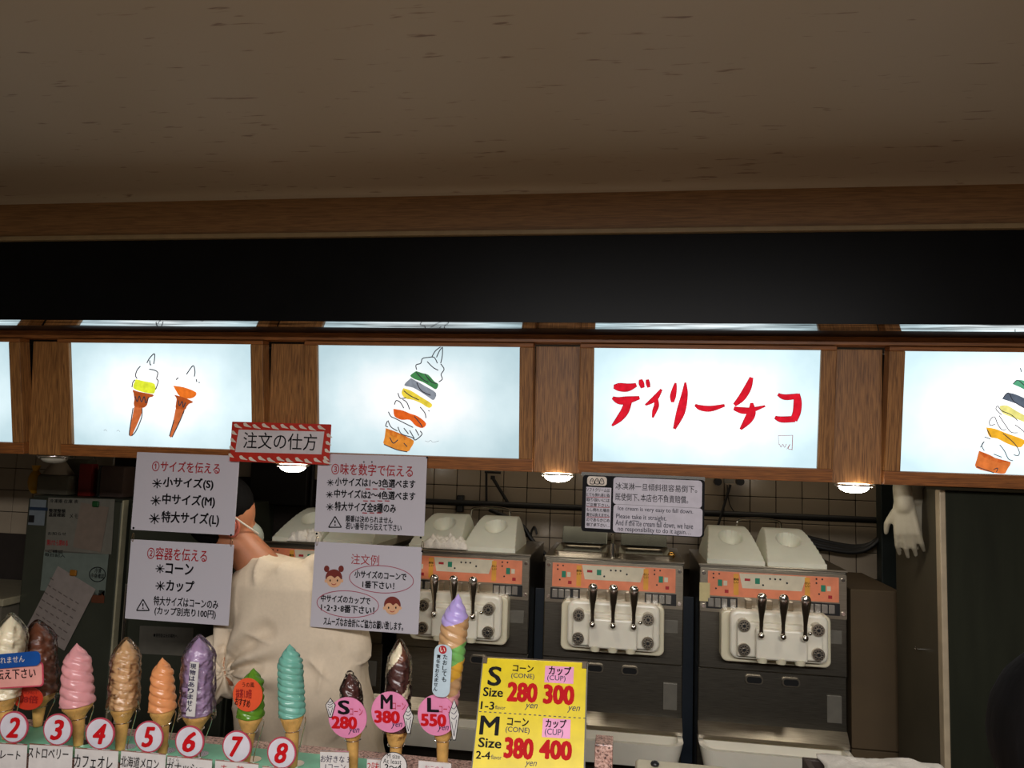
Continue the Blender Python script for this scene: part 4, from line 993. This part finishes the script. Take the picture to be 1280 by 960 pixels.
tall_p = lambda t: (.92+.10*t) if t < .80 else max(.02, 1.0*(1-((t-.80)/.20)**1.3))
SOFT = {}
def soft(name, c): return mat(name, c, .26, 0, .06, 20, .03, sss=.08)
def cone(label, top, base, width, Y, prof, mats, tip, bands=None, film=False, turns=6, slim=False, rod=True, name='display_cone', lean=None, seed=0, fsc=1.12):
    """top/base: px of swirl tip and swirl bottom; tip: px of the cone's lower end"""
    pb, pt, pc = at(*base, Y), at(*top, Y), at(*tip, Y)
    ax = (pt-pb); ax.y = 0; Hh = ax.length; az = ax.normalized()
    R = (at(base[0]+width/2, base[1], Y)-at(base[0]-width/2, base[1], Y)).length/2
    dr = ray(*base); R *= dr.dot(fw)/dr.length      # a round body looks wider off the lens axis
    if pc.z < CZ2+.002: pc = pb+(pc-pb)*((pb.z-CZ2-.002)/(pb.z-pc.z))
    az = Vector(az); axx = Vector((az.z, 0, -az.x)); ayy = az.cross(axx); R3 = Matrix((axx, ayy, az)).transposed().to_4x4()
    off = Vector((pb.x, Y, CZ2))
    r = empty(name, off, 0, label, 'display cone', 'ice cream display cones on the counter')
    B = Matrix.Translation(pb-off) @ R3
    vs, fs, mi = swirl_mesh(Hh, R, turns, prof, bands, seed=seed)
    o = mesh('swirl', [B @ Vector(v) for v in vs], fs, mats, r, True)
    if bands: o.data.polygons.foreach_set('material_index', mi)
    # wafer cone: cup with waffle rim, collar, long taper
    dz = pb-pc; L = dz.length; cz_ = dz.normalized(); cx_ = Vector((cz_.z, 0, -cz_.x)); cy_ = cz_.cross(cx_)
    C = Matrix.Translation(pc-off) @ Matrix((cx_, cy_, cz_)).transposed().to_4x4()
    q = .62 if slim else 1.
    cup = min(.030, L*.34)
    pr = [(.001, -.001), (.0095, 0), (.0102, .004), (.0150*(.9 if slim else 1), L-cup-.003), (.0152, L-cup), (.0165, L-cup+.002), (.0180, L-cup+.006), (R*.78, L-.010), (R*.84, L-.006), (R*.86, L-.001), (R*.84, L+.003), (R*.5, L+.004), (.001, L+.004)]
    vs, fs = lathe(pr, 28); mesh('wafer_cone', [C @ Vector(v) for v in vs], fs, WAFER, r, True)
    g = MB()
    for k in range(14):
        a = 2*PI*k/14; a2 = a+.35
        g.tube([C @ Vector((.0172*math.cos(a), .0172*math.sin(a), L-cup+.005)), C @ Vector((R*.82*math.cos(a2), R*.82*math.sin(a2), L-.007))], .0009, 4)
    g.build('waffle_ribs', WAFER, r)
    # holder: ring, rod and foot
    ring = [C @ Vector(((.018)*math.cos(t), (.018)*math.sin(t), L-cup-.001)) for t in [2*PI*k/20 for k in range(21)]]
    h = MB().tube(ring, .0012, 6).build('holder_ring', CHROME, r, True)
    if rod:
        a = C @ Vector((.0185, .004, L-cup-.001)); e_ = Vector((a.x-.012, a.y+.012, .003))
        b_ = C @ Vector((R*.95, .003, L-.004))
        MB().tube(spline([b_, b_+Vector((.002, 0, -.010)), (b_+e_)/2+Vector((.002, 0, 0)), e_], 5), .0011, 6).build('holder_rod', CHROME, h, True)
        MB().cyl((e_.x, e_.y, 0), (e_.x, e_.y, .003), .018, n=20).build('holder_foot', CHROME, h)
    if film:
        nz, nk = 26, 26; vs, fs = [], []
        for j in range(nz+1):
            t = j/nz
            for k in range(nk):
                th = 2*PI*k/nk; base_ = max(prof(min(1, t/1.02))*R*fsc, .004 if t > .97 else .3*R*fsc)
                rr = base_*(1+.13*noise.noise(Vector((math.cos(th)*4, math.sin(th)*4, t*15+seed+5))))
                vs.append(B @ Vector((rr*math.cos(th), rr*math.sin(th), -.012+t*(Hh*1.04+.012))))
        for j in range(nz):
            for k in range(nk): fs.append((j*nk+k, j*nk+(k+1) % nk, (j+1)*nk+(k+1) % nk, (j+1)*nk+k))
        mesh('film_wrapper', vs, fs, FILM, r, False)
    return r
YC = 1.66
VAN = soft('vanilla_resin', sr(235, 222, 190)); CHO = soft('chocolate_resin', sr(112, 66, 46)); STR = soft('strawberry_resin', sr(222, 156, 158)); LAT = soft('latte_resin', sr(200, 158, 112))
MEL = soft('melon_resin', sr(224, 150, 96)); PUR = soft('purple_resin', sr(164, 138, 170)); GRE = soft('matcha_resin', sr(90, 136, 36)); MNT = soft('mint_resin', sr(112, 174, 156))
LIL = soft('lilac_resin', sr(190, 170, 232)); MUS = soft('mustard_resin', sr(222, 170, 60)); GR2 = soft('pale_green_resin', sr(120, 184, 100)); DCH = soft('dark_chocolate_resin', sr(78, 46, 42))
CN = {}
CN[0] = cone('film-wrapped vanilla cone model at the left edge', (14, 770), (6, 870), 44, YC, fat_p, [VAN], (10, 950), film=True, turns=7, seed=1)
CN[1] = cone('brown chocolate cone model behind the red oval tag', (46, 778), (50, 868), 44, YC+.085, fat_p, [CHO], (44, 946), film=True, turns=7, seed=2)
CN[2] = cone('pink strawberry cone model, third in the row', (96, 804), (97, 880), 46, YC, cone_p, [STR], (98, 932), turns=6, seed=3)
cone('tan coffee cone model wrapped in film', (158, 800), (154, 884), 37, YC, fat_p, [LAT], (150, 940), film=True, turns=9, seed=4)
cone('small orange melon cone model', (203, 822), (203, 887), 37, YC, cone_p, [MEL], (203, 944), turns=6, seed=5)
CN[5] = cone('purple film-wrapped cone model with a vertical label', (249, 797), (246, 892), 42, YC, fat_p, [PUR], (241, 950), film=True, turns=7, seed=6)
CN[6] = cone('green matcha cone model behind the orange round tag', (317, 835), (313, 895), 37, YC, cone_p, [GRE], (306, 958), turns=6, seed=7)
cone('mint green cone model, tall and ribbed', (362, 805), (365, 894), 36, YC, fat_p, [MNT], (366, 968), film=False, turns=11, seed=8)
CN['S'] = cone('small dark chocolate cone model with the S price disc', (437, 841), (441, 905), 32, YC, cone_p, [DCH], (441, 975), film=True, turns=4, rod=False, seed=9, slim=True)
CN['M'] = cone('vanilla and chocolate cone model with the M price disc', (500, 803), (496, 912), 34, YC, fat_p, [DCH, CHO, VAN], (493, 980), bands=[.50, .86], film=True, turns=8, rod=False, seed=10, slim=True, fsc=1.1)
CN['L'] = cone('very tall rainbow cone model with the L price disc', (573, 742), (554, 905), 38, YC, tall_p, [DCH, STR, LAT, MUS, GR2, LAT, LIL], (552, 990), bands=[.10, .24, .36, .48, .62, .80], film=False, turns=15, rod=False, seed=11, slim=True)

# foot of the price board
f_ = MB().box(price_pl.o.x-.08, price_pl.o.x+.08, price_pl.o.y-.02, price_pl.o.y+.05, CZL+.0005, max(CZL+.004, price_pl.o.z+.004), .001).build('stand_foot', CLR, None)
f_.parent = price_root; f_.matrix_parent_inverse = price_pl.M.inverted()
# number discs
YD = 1.598
WD = mat('white_disc', sr(206, 204, 212), .35, coat=.3); RRIM = mat('pink_red_rim', sr(176, 66, 84), .4)
CARDM = mat('white_price_card', sr(200, 198, 194), .4, coat=.2)
def cardz(py, px, Y): return at(px, py, Y).z
nums = [('2', 17, 909), ('3', 72, 912), ('4', 125, 917), ('5', 186, 921), ('6', 237, 927), ('7', 296, 933), ('8', 352, 941)]
for t, a, b in nums:
    pl = Pl((a-18, b-19, YD), (a+18, b-18, YD), (a-18, b+19, YD))
    r = pl.root('number_disc', {'2': 'white disc with a red 2, below the scarlet oval tag', '3': 'white disc with a red 3, below the pink cone', '4': 'white disc with a red 4, below the tan coffee cone', '5': 'white disc with a red 5, below the small orange cone',
        '6': 'white disc with a red 6, below the purple wrapped cone', '7': 'white disc with a red 7, below the green matcha cone', '8': 'white disc with a red 8, below the mint cone'}[t], 'tag', 'numbered white discs')
    disc(pl, r, a, b, 18.2, 20, RRIM, y=0, th=.0025, name='rim')
    disc(pl, r, a, b, 16.4, 18.2, WD, y=-.001, th=.001, name='face')
    text(pl, r, t, (a-8.5, b-13, a+8.5, b+13), RD2, .035, .28, y=-.002, name='numeral')
    u, v = pl.uv(a, b); MB().box(u-.003, u+.003, .003, .005, -(pl.o.z-CZL), v, .0005).build('stick', CLR, r)
def card(tl, tr_, h, Y, label, txt, box, m=INK, bold=.0, extra=None, cat='price card'):
    z0c, z1c = at(tl[0], tl[1], Y).z, at(tl[0], tl[1]+10, Y).z
    bl = (tl[0]-2, tl[1]+10*(z0c-CZL-.001)/(z0c-z1c)); pl = Pl((*tl, Y), (*tr_, Y), (*bl, Y)); r = pl.root('name_card', label, cat, 'white name cards in front of the cones')
    MB().box(-pl.w/2, pl.w/2, 0, .002, 0, pl.h, .0008).build('card', CARDM, r)
    MB().box(-pl.w/2, pl.w/2, -.0005, .0025, pl.h-.001, pl.h+.0006).build('card_edge', CHROME, r)
    if txt: text(pl, r, txt, box, m, bold, .08, y=-.0016)
    if extra: extra(pl, r)
    MB().box(-.01, .01, -.02, 0, -.0005, .0015).build('card_foot', CLR, r)
    return pl, r
YK = 1.575
card((-20, 928), (33, 931), 40, YK, 'name card of flavour 2 at the left edge', 'チョコレート', (-28, 937, 26, 948), bold=.005)
card((36, 930), (90, 933), 40, YK, 'name card of flavour 3, strawberry', 'ストロベリー', (35, 935, 86, 948), bold=.005)
card((93, 935), (147, 938.5), 40, YK, 'name card of flavour 4, cafe au lait', 'カフェオレ', (93, 944, 141, 960), bold=.005)
card((150, 938), (206, 943), 40, YK, 'name card of flavour 5, melon', '北海道メロン', (151, 946, 199, 960), bold=.005)
card((208, 945), (264, 950), 40, YK, 'name card of flavour 6, right of the melon card', 'ガナッシュ', (208, 953, 256, 966), bold=.005, extra=lambda pl, r: text(pl, r, 'さくら', (211, 947.5, 224, 951.5), INK, 0))
card((268, 950), (322, 955), 40, YK, 'name card of flavour 7 with red writing', 'まっ茶', (276, 956, 305, 968), RED)
card((327, 958), (381, 963), 40, YK, 'name card of flavour 8 in front of the mint cone', None, None)
card((401, 939), (437, 940), 34, YK, 'small card left of the S cone stem', 'お好きな 3\n1コーン', (401, 944, 437, 962), NV, .0)
card((458, 948), (482, 950), 30, YK+.02, 'small card with red writing beside the round M note', '2味', (459, 952, 474, 963), RED)
card((522, 950), (563, 954), 30, YK, 'pale card below the L cone', 'おこのみ', (531, 957, 556, 964), PINKL)
pl = Pl((468, 941, YK-.01), (502, 943, YK-.01), (468, 975, YK-.01)); r = pl.root('round_note', 'small round white note below the M price disc', 'note')
disc(pl, r, 492, 957, 17, 17, INK, y=.0, th=.001, name='outline'); disc(pl, r, 492, 957, 16.4, 16.4, CARDM, y=-.001, th=.001, name='note_face')
text(pl, r, 'M size', (484, 942, 500, 948), INK, .0); text(pl, r, 'At least', (479, 948.5, 502, 954.5), INK, .0); text(pl, r, '2〜4', (481, 955, 502, 963), INK, .02)
# pink price discs
PKD = mat('pink_disc', sr(216, 132, 170), .35, coat=.2)
def pdisc(a, b, rr, L, price, label, cpos, csz, YY=1.628):
    pl = Pl((a-rr, b-rr, YY), (a+rr, b-rr+1.5, YY), (a-rr, b+rr, YY)); r = pl.part_of('price_disc', label, CN[L])
    disc(pl, r, a, b, rr, rr*1.07, PKD, y=0, th=.002, name='disc')
    k = rr/24
    text(pl, r, L, (a-12*k, b-22*k, a+(3*k if L != 'M' else 3*k), b-4*k), INK, .03)
    text(pl, r, 'コーン', (a+3*k, b-12*k, a+19*k, b-3*k), PINKL if 0 else RED, .0)
    text(pl, r, price, (a-20*k, b-2*k, a+12*k, b+14*k), RD2, .05)
    text(pl, r, 'yen', (a+1*k, b+13*k, a+15*k, b+21*k), NV, .0, .3)
    cx, cy = cpos; w_, h_ = csz
    blob(pl, r, [(cx, cy-h_), (cx+w_, cy-h_*.25), (cx+w_*.3, cy+h_), (cx-w_*.3, cy+h_), (cx-w_, cy-h_*.25)][:5], INK, y=-.0022, name='cutout_outline', smooth=0)
    blob(pl, r, [(cx, cy-h_+1.4), (cx+w_-1, cy-h_*.25), (cx+w_*.3-.6, cy+h_-1.2), (cx-w_*.3+.6, cy+h_-1.2), (cx-w_+1, cy-h_*.25)], CARDM, y=-.0026, name='cone_cutout', smooth=0)
    ribbons(pl, r, [[(cx-w_*.5, cy-h_*.1+q, .7), (cx, cy-h_*.02+q, .7), (cx+w_*.5, cy-h_*.2+q, .7)] for q in (-h_*.5, -h_*.25, 0)], NV, y=-.003, name='swirl_drawing')
    ribbons(pl, r, [[(cx-w_*.45, cy+h_*.1, .7), (cx, cy+h_*.8, .7)], [(cx+w_*.45, cy, .7), (cx, cy+h_*.8, .7)]], NV, y=-.003, name='cone_drawing')
pdisc(434.5, 897, 24, 'S', '280', 'pink round price disc for size S', (413.5, 884), (6.5, 12.5))
pdisc(488, 890, 24, 'M', '380', 'pink round price disc for size M', (511, 899), (6.8, 18))
pdisc(546, 894, 24, 'L', '550', 'pink round price disc for size L', (568, 899), (7, 26))
# label strips: the two at the left stand on sticks, the others are stuck on their cones
def strip(tl, tr_, bl, Y, label, m, name='label_strip', rad=.01, on=None):
    pl = Pl((*tl, Y), (*tr_, Y), (*bl, Y)); r = pl.root(name, label, 'label') if on is None else pl.part_of(name, label, on)
    o = MB().prism(rounded(pl.w, pl.h, rad, 0, pl.h/2, 6), 0, .0015).build('plate', m, r)
    return pl, r
YT = 1.61
pl, r = strip((-14, 819), (50, 813.5), (-14, 837), YT, 'blue rounded strip label', mat('blue_plate', sr(20, 76, 150), .3), rad=.012, on=CN[0])
text(pl, r, 'けられません', (-14, 821, 31, 829), WP, .0)
pl, r = strip((-16, 831.5), (54, 827), (-16, 862), YT+.008, 'pink rounded label with a red rim', mat('rose_rim', sr(190, 70, 90), .4), rad=.009, on=CN[0])
MB().prism(rounded(pl.w-.006, pl.h-.006, .007, 0, pl.h/2, 6), -.0008, 0).build('pink_face', mat('pale_pink_face', sr(226, 160, 150), .4), r)
text(pl, r, 'お伝え下さい', (-14, 836, 45, 849), INK, .02)
ORT = mat('orange_tag', sr(214, 82, 44), .4); ORR = mat('scarlet_tag', sr(196, 52, 30), .4); DRD = mat('dark_red_ink', sr(140, 20, 18), .5)
YT = YC-.048
pl = Pl((16, 858, YT+.06), (54, 859, YT+.06), (16, 888, YT+.06)); r = pl.part_of('oval_tag', 'scarlet oval tag', CN[1]); disc(pl, r, 35, 873, 18.5, 14.5, ORR, y=0, th=.0015, name='oval'); text(pl, r, '人気No1', (23, 863, 46, 868), DRD, 0); text(pl, r, '1.8倍', (23, 869, 48, 879), DRD, .03)
YT = YC-.034; pl = Pl((290, 848, YT), (328, 849, YT), (290, 889, YT)); r = pl.part_of('round_tag', 'orange round tag', CN[6]); disc(pl, r, 309.5, 868.5, 18.5, 21, ORT, y=0, th=.0015, name='disc')
text(pl, r, 'うの風', (303, 853, 318, 859), INK, 0); text(pl, r, '抹茶1.8倍', (295, 861, 315, 873), DRD, .03); text(pl, r, 'おすすめ', (294, 873, 313, 883), INK, .02, rot=.15)
YT = YC-.048
pl, r = strip((238, 827), (249, 828), (232, 895), YT, 'narrow white vertical label', CARDM, rad=.001, on=CN[5])
tx = '現物はありません'
for k, ch in enumerate(tx): text(pl, r, ch, (238-.75*k, 829.5+7.6*k, 245.5-.75*k, 836+7.6*k), NV, .02, name='character')
pl, r = strip((545, 805), (567, 807), (538, 870), YT, 'pale blue rounded vertical label', mat('pale_blue_plate', sr(180, 200, 210), .35), rad=.015, on=CN['L'])
disc(pl, r, 553.5, 812, 5, 5.2, RED, y=-.001, name='red_seal'); text(pl, r, 'い', (550.5, 809, 556.5, 815), WP, .02, y=-.0016)
for k, ch in enumerate('たおしても'): text(pl, r, ch, (554-.4*k, 818+7*k, 559.5-.4*k, 824+7*k), INK, .02, name='character')
for k, ch in enumerate('責任をおえません'): text(pl, r, ch, (546-.6*k, 818+5.8*k, 551-.6*k, 823+5.8*k), INK, .02, name='character')

# ------------------------------------------------------------------ people
def ring_at(c, hx, hy, n=28, p=2.3, tilt=0):
    out = []
    for k in range(n):
        t = 2*PI*k/n; ct, st = math.cos(t), math.sin(t)
        x = hx*abs(ct)**(2/p)*(1 if ct > 0 else -1); y = hy*abs(st)**(2/p)*(1 if st > 0 else -1)
        out.append(Vector((c.x+x, c.y+y, c.z+tilt*x)))
    return out
YP = 2.3
px2m = (at(400, 800, YP)-at(300, 800, YP)).length/100
def T(a, b, Y=YP): return at(a, b, Y)
hip = T(392, 960)
r = empty('person', (hip.x, YP, 0), 0, 'worker in a white t-shirt seen from behind, working at the machines', 'person')
ofs = Vector((hip.x, YP, 0)); L_ = lambda v: v-ofs
hc = L_(T(284, 650)); fd = Vector((.75, .62, -.22)).normalized(); sd = Vector((.62, -.75, 0)).normalized()   # face direction, side towards the viewer
neck = L_(T(322, 700))
body = []
body.append(('s', hc+Vector((0, 0, .02)), .098, (.86, .92, 1.02))); body.append(('s', hc+fd*.035+Vector((0, 0, -.045)), .066, (1, 1, 1.05)))
body.append(('c', hc+fd*.088+Vector((0, 0, .005)), .008, hc+fd*.108+Vector((0, 0, -.022)), .012))     # nose
body.append(('c', hc+fd*.07+Vector((0, 0, -.085)), .022, hc+fd*.08+Vector((0, 0, -.06)), .018))      # chin, mouth
body.append(('c', hc+Vector((.01, 0, -.04)), .056, neck+Vector((.02, 0, -.03)), .062))
body.append(('l', [ring_at(L_(T(*c_)), h_*px2m, d_) for c_, h_, d_ in (((395, 1010), 70, .10), ((388, 930), 70, .095), ((378, 850), 72, .10), ((368, 780), 76, .10), ((360, 730), 66, .09), ((345, 705), 40, .07))]))
shL, shR = L_(T(304, 762)), L_(T(425, 752))
elL = L_(T(280, 842, 2.30)); wrL = elL+Vector((.13, .13, -.03)); elR = L_(T(436, 880, 2.30)); wrR = elR+Vector((-.10, .04, -.2))
for a, b, c_ in ((shL, elL, wrL), (shR, elR, wrR)):
    body += [('c', a, .052, b, .04), ('c', b, .04, c_, .027)]
hand(body, wrL, wrL-elL, (1, 0, .2)); hand(body, wrR, wrR-elR, (-1, 0, .2))
zh = hip.z
for s_ in (-1, 1):
    h0 = Vector((s_*.09, 0, zh-.0)); kn = Vector((s_*.11, .02, .48)); an = Vector((s_*.12, -.02, .09))
    body += [('c', h0, .085, kn, .058), ('c', kn, .056, an, .038), ('c', an+Vector((0, 0, -.04)), .036, an+Vector((0, .15, -.05)), .03)]
bd = remesh(body, .0075, 'body', SKIN, r, 3)
# ears
for s_ in (-1, 1):
    e0 = hc+sd*s_*.084+Vector((0, 0, -.012))
    pts = [e0+fd*(.018*math.cos(t))+Vector((0, 0, .03*math.sin(t)))+sd*s_*.006*abs(math.cos(t)) for t in [2*PI*k/12 for k in range(13)]]
    MB().tube(pts, .0055, 8).sph(e0, .016, (.9, .5, 1.3)).build('ear', mat('ear_skin', sr(205, 110, 90), .5, sss=.2), r, True)
    ey = hc+fd*.066+sd*s_*.028+Vector((0, 0, .012)); MB().sph(ey, .011).build('eye', mat('eye_white', sr(220, 215, 205), .3), r, True)
    MB().sph(ey+fd*.006, .0065).build('iris', mat('iris_brown', sr(40, 24, 16), .3), r, True)
hr = [('s', hc+Vector((0, 0, .045))-fd*.018, .104, (.92, .98, .92)), ('s', hc-fd*.045+Vector((0, 0, -.01)), .078, (.95, .95, 1.0))]
ho = remesh(hr, .007, 'hair', HAIR, r, 3)
# face mask with ear loop
mk = MB().sph(hc+fd*.055+Vector((0, 0, -.045)), .066, (.95, .95, .85), 24).build('face_mask', mat('mask_cloth', sr(146, 152, 140), .8), r, True)
MB().tube(spline([hc+fd*.09+sd*.05+Vector((0, 0, -.02)), hc+fd*.04+sd*.085+Vector((0, 0, 0)), hc+sd*.092+Vector((0, 0, .018))], 4), .003).build('mask_strap', mat('strap_white', sr(220, 215, 200), .7), mk, True)
# shirt
def P_(c_, h_, d_): return ring_at(L_(T(*c_)), h_*px2m, d_)
sh = [('l', [P_((392, 965), 86, .135), P_((388, 915), 84, .13), P_((380, 860), 80, .125), P_((371, 810), 81, .125), P_((363, 765), 82, .12), P_((358, 730), 72, .11), P_((352, 706), 46, .088), P_((340, 694), 22, .07)]),
      ('c', shL+Vector((.03, 0, .02)), .075, L_(T(272, 845, 2.31)), .078), ('c', shR+Vector((-.02, 0, .01)), .075, L_(T(436, 808, 2.30)), .07),
      ('c', L_(T(312, 726)), .045, L_(T(300, 755)), .07), ('c', L_(T(395, 712)), .05, L_(T(425, 745)), .068)]
so = remesh(sh, .0052, 't_shirt', SHIRT, r, 7)
me = so.data; nv = len(me.vertices); co = np.empty(nv*3); me.vertices.foreach_get('co', co); co = co.reshape(-1, 3)
no = np.empty(nv*3); me.vertices.foreach_get('normal', no); no = no.reshape(-1, 3)
ap = np.array(L_(T(292, 838))); rel = co-ap; dist = np.hypot(rel[:, 0], rel[:, 2]); ang = np.arctan2(rel[:, 2], rel[:, 0])
jit = np.array([noise.noise(Vector((c_[0]*5, c_[1]*5, c_[2]*5))) for c_ in co])
d = .013*np.sin(ang*11+jit*3+dist*8)*np.exp(-((dist-.12)/.13)**2)
jit2 = np.array([noise.noise(Vector((c_[0]*9+4, c_[1]*9, c_[2]*9))) for c_ in co])
fold = lambda p: 1-np.abs(np.sin(p))**.55*1.6
ph = (rel[:, 0]*.86-rel[:, 2]*.5)/.040
d += .017*fold(ph*1.4+jit*3.2)*np.clip(.25+jit2*2.2, 0, 1)*np.clip((ap[2]+.10-co[:, 2])/.15, 0, 1)
d += .012*fold((rel[:, 0]*.45+rel[:, 2]*.9)/.032+jit*4)*np.clip(jit2*2.5-.1, 0, 1)*np.clip((co[:, 2]-ap[2]+.02)/.1, 0, 1)
d += .006*jit
low = np.clip((ap[2]-.02-co[:, 2])/.15, 0, 1); d += low*.008*(rel[:, 0] > .3)
crease = np.exp(-((rel[:, 0]+rel[:, 2]*.18)/.007)**2)*(rel[:, 2] > -.08)*(rel[:, 2] < .09)*(co[:, 1] < 0)
d -= .016*crease
co += no*d[:, None]; me.vertices.foreach_set('co', co.ravel()); me.update()
tr_ = [('l', [ring_at(Vector((0, 0, zh+.04)), .165, .12), ring_at(Vector((0, 0, zh-.08)), .172, .125)])]
for s_ in (-1, 1): tr_ += [('c', Vector((s_*.09, 0, zh-.06)), .096, Vector((s_*.11, .02, .48)), .072), ('c', Vector((s_*.11, .02, .48)), .072, Vector((s_*.12, -.02, .1)), .06)]
remesh(tr_, .012, 'trousers', TROU, r, 3)

# customer at the lower right, dark hair
hc = at(1361, 962, .95); ofs = Vector((hc.x, hc.y, 0)); hc = hc-ofs
r = empty('person', ofs, 0, 'dark-haired customer at the lower right corner of the photo', 'person')
z = hc.z
body = [('s', hc+Vector((0, 0, .01)), .09, (.86, 1.0, 1.1)), ('s', hc+Vector((0, .03, -.05)), .058, (1, 1, 1.05)), ('c', hc+Vector((0, .085, 0)), .008, hc+Vector((0, .105, -.025)), .011), ('c', hc+Vector((0, .06, -.09)), .018, hc+Vector((0, .075, -.07)), .015),
        ('c', hc+Vector((0, -.01, -.05)), .046, Vector((0, -.02, z-.19)), .05), ('l', [ring_at(Vector((0, -.02, z-q)), h_, d_) for q, h_, d_ in ((.62, .14, .09), (.5, .13, .085), (.35, .15, .095), (.24, .155, .085), (.19, .09, .06))])]
for s_ in (-1, 1):
    a, b, c_ = Vector((s_*.155, -.02, z-.26)), Vector((s_*.185, -.03, z-.5)), Vector((s_*.18, .05, z-.70))
    body += [('c', a, .042, b, .034), ('c', b, .034, c_, .023)]; hand(body, c_, (0, .15, -1), (0, 1, 0), s=.85)
    body += [('c', Vector((s_*.075, -.02, z-.62)), .078, Vector((s_*.08, 0, .34)), .05), ('c', Vector((s_*.08, 0, .34)), .05, Vector((s_*.085, -.03, .08)), .033), ('c', Vector((s_*.085, -.03, .035)), .03, Vector((s_*.09, .1, .028)), .025)]
remesh(body, .009, 'body', SKIN, r, 3)
for s_ in (-1, 1):
    MB().sph(hc+Vector((s_*.078, 0, -.01)), .018, (.4, .8, 1.4)).build('ear', SKIN, r, True)
    MB().sph(hc+Vector((s_*.03, .082, .01)), .010).build('eye', DARK, r, True)
remesh([('s', hc+Vector((0, -.008, .03)), .104, (.95, 1.0, 1.02)), ('s', hc+Vector((0, -.04, -.06)), .085, (1.05, .7, 1.2)), ('c', hc+Vector((-.06, -.02, -.02)), .035, hc+Vector((-.075, -.03, -.15)), .022), ('c', hc+Vector((.06, -.02, -.02)), .035, hc+Vector((.075, -.03, -.15)), .022)], .007, 'hair', HAIR, r, 3)
remesh([('l', [ring_at(Vector((0, -.02, z-q)), h_, d_) for q, h_, d_ in ((.66, .16, .11), (.5, .15, .105), (.35, .165, .11), (.25, .165, .1), (.2, .10, .075))]), ('c', Vector((-.15, -.02, z-.27)), .055, Vector((-.18, -.03, z-.47)), .046), ('c', Vector((.15, -.02, z-.27)), .055, Vector((.18, -.03, z-.47)), .046)], .010, 'jacket', mat('dark_jacket', sr(30, 30, 36), .8), r, 3)
tp = [('l', [ring_at(Vector((0, -.02, z-.6)), .15, .105), ring_at(Vector((0, -.02, z-.68)), .155, .11)])]
for s_ in (-1, 1): tp += [('c', Vector((s_*.075, -.02, z-.66)), .085, Vector((s_*.08, 0, .34)), .06), ('c', Vector((s_*.08, 0, .34)), .06, Vector((s_*.085, -.03, .09)), .05)]
remesh(tp, .011, 'trousers', TROU, r, 3)
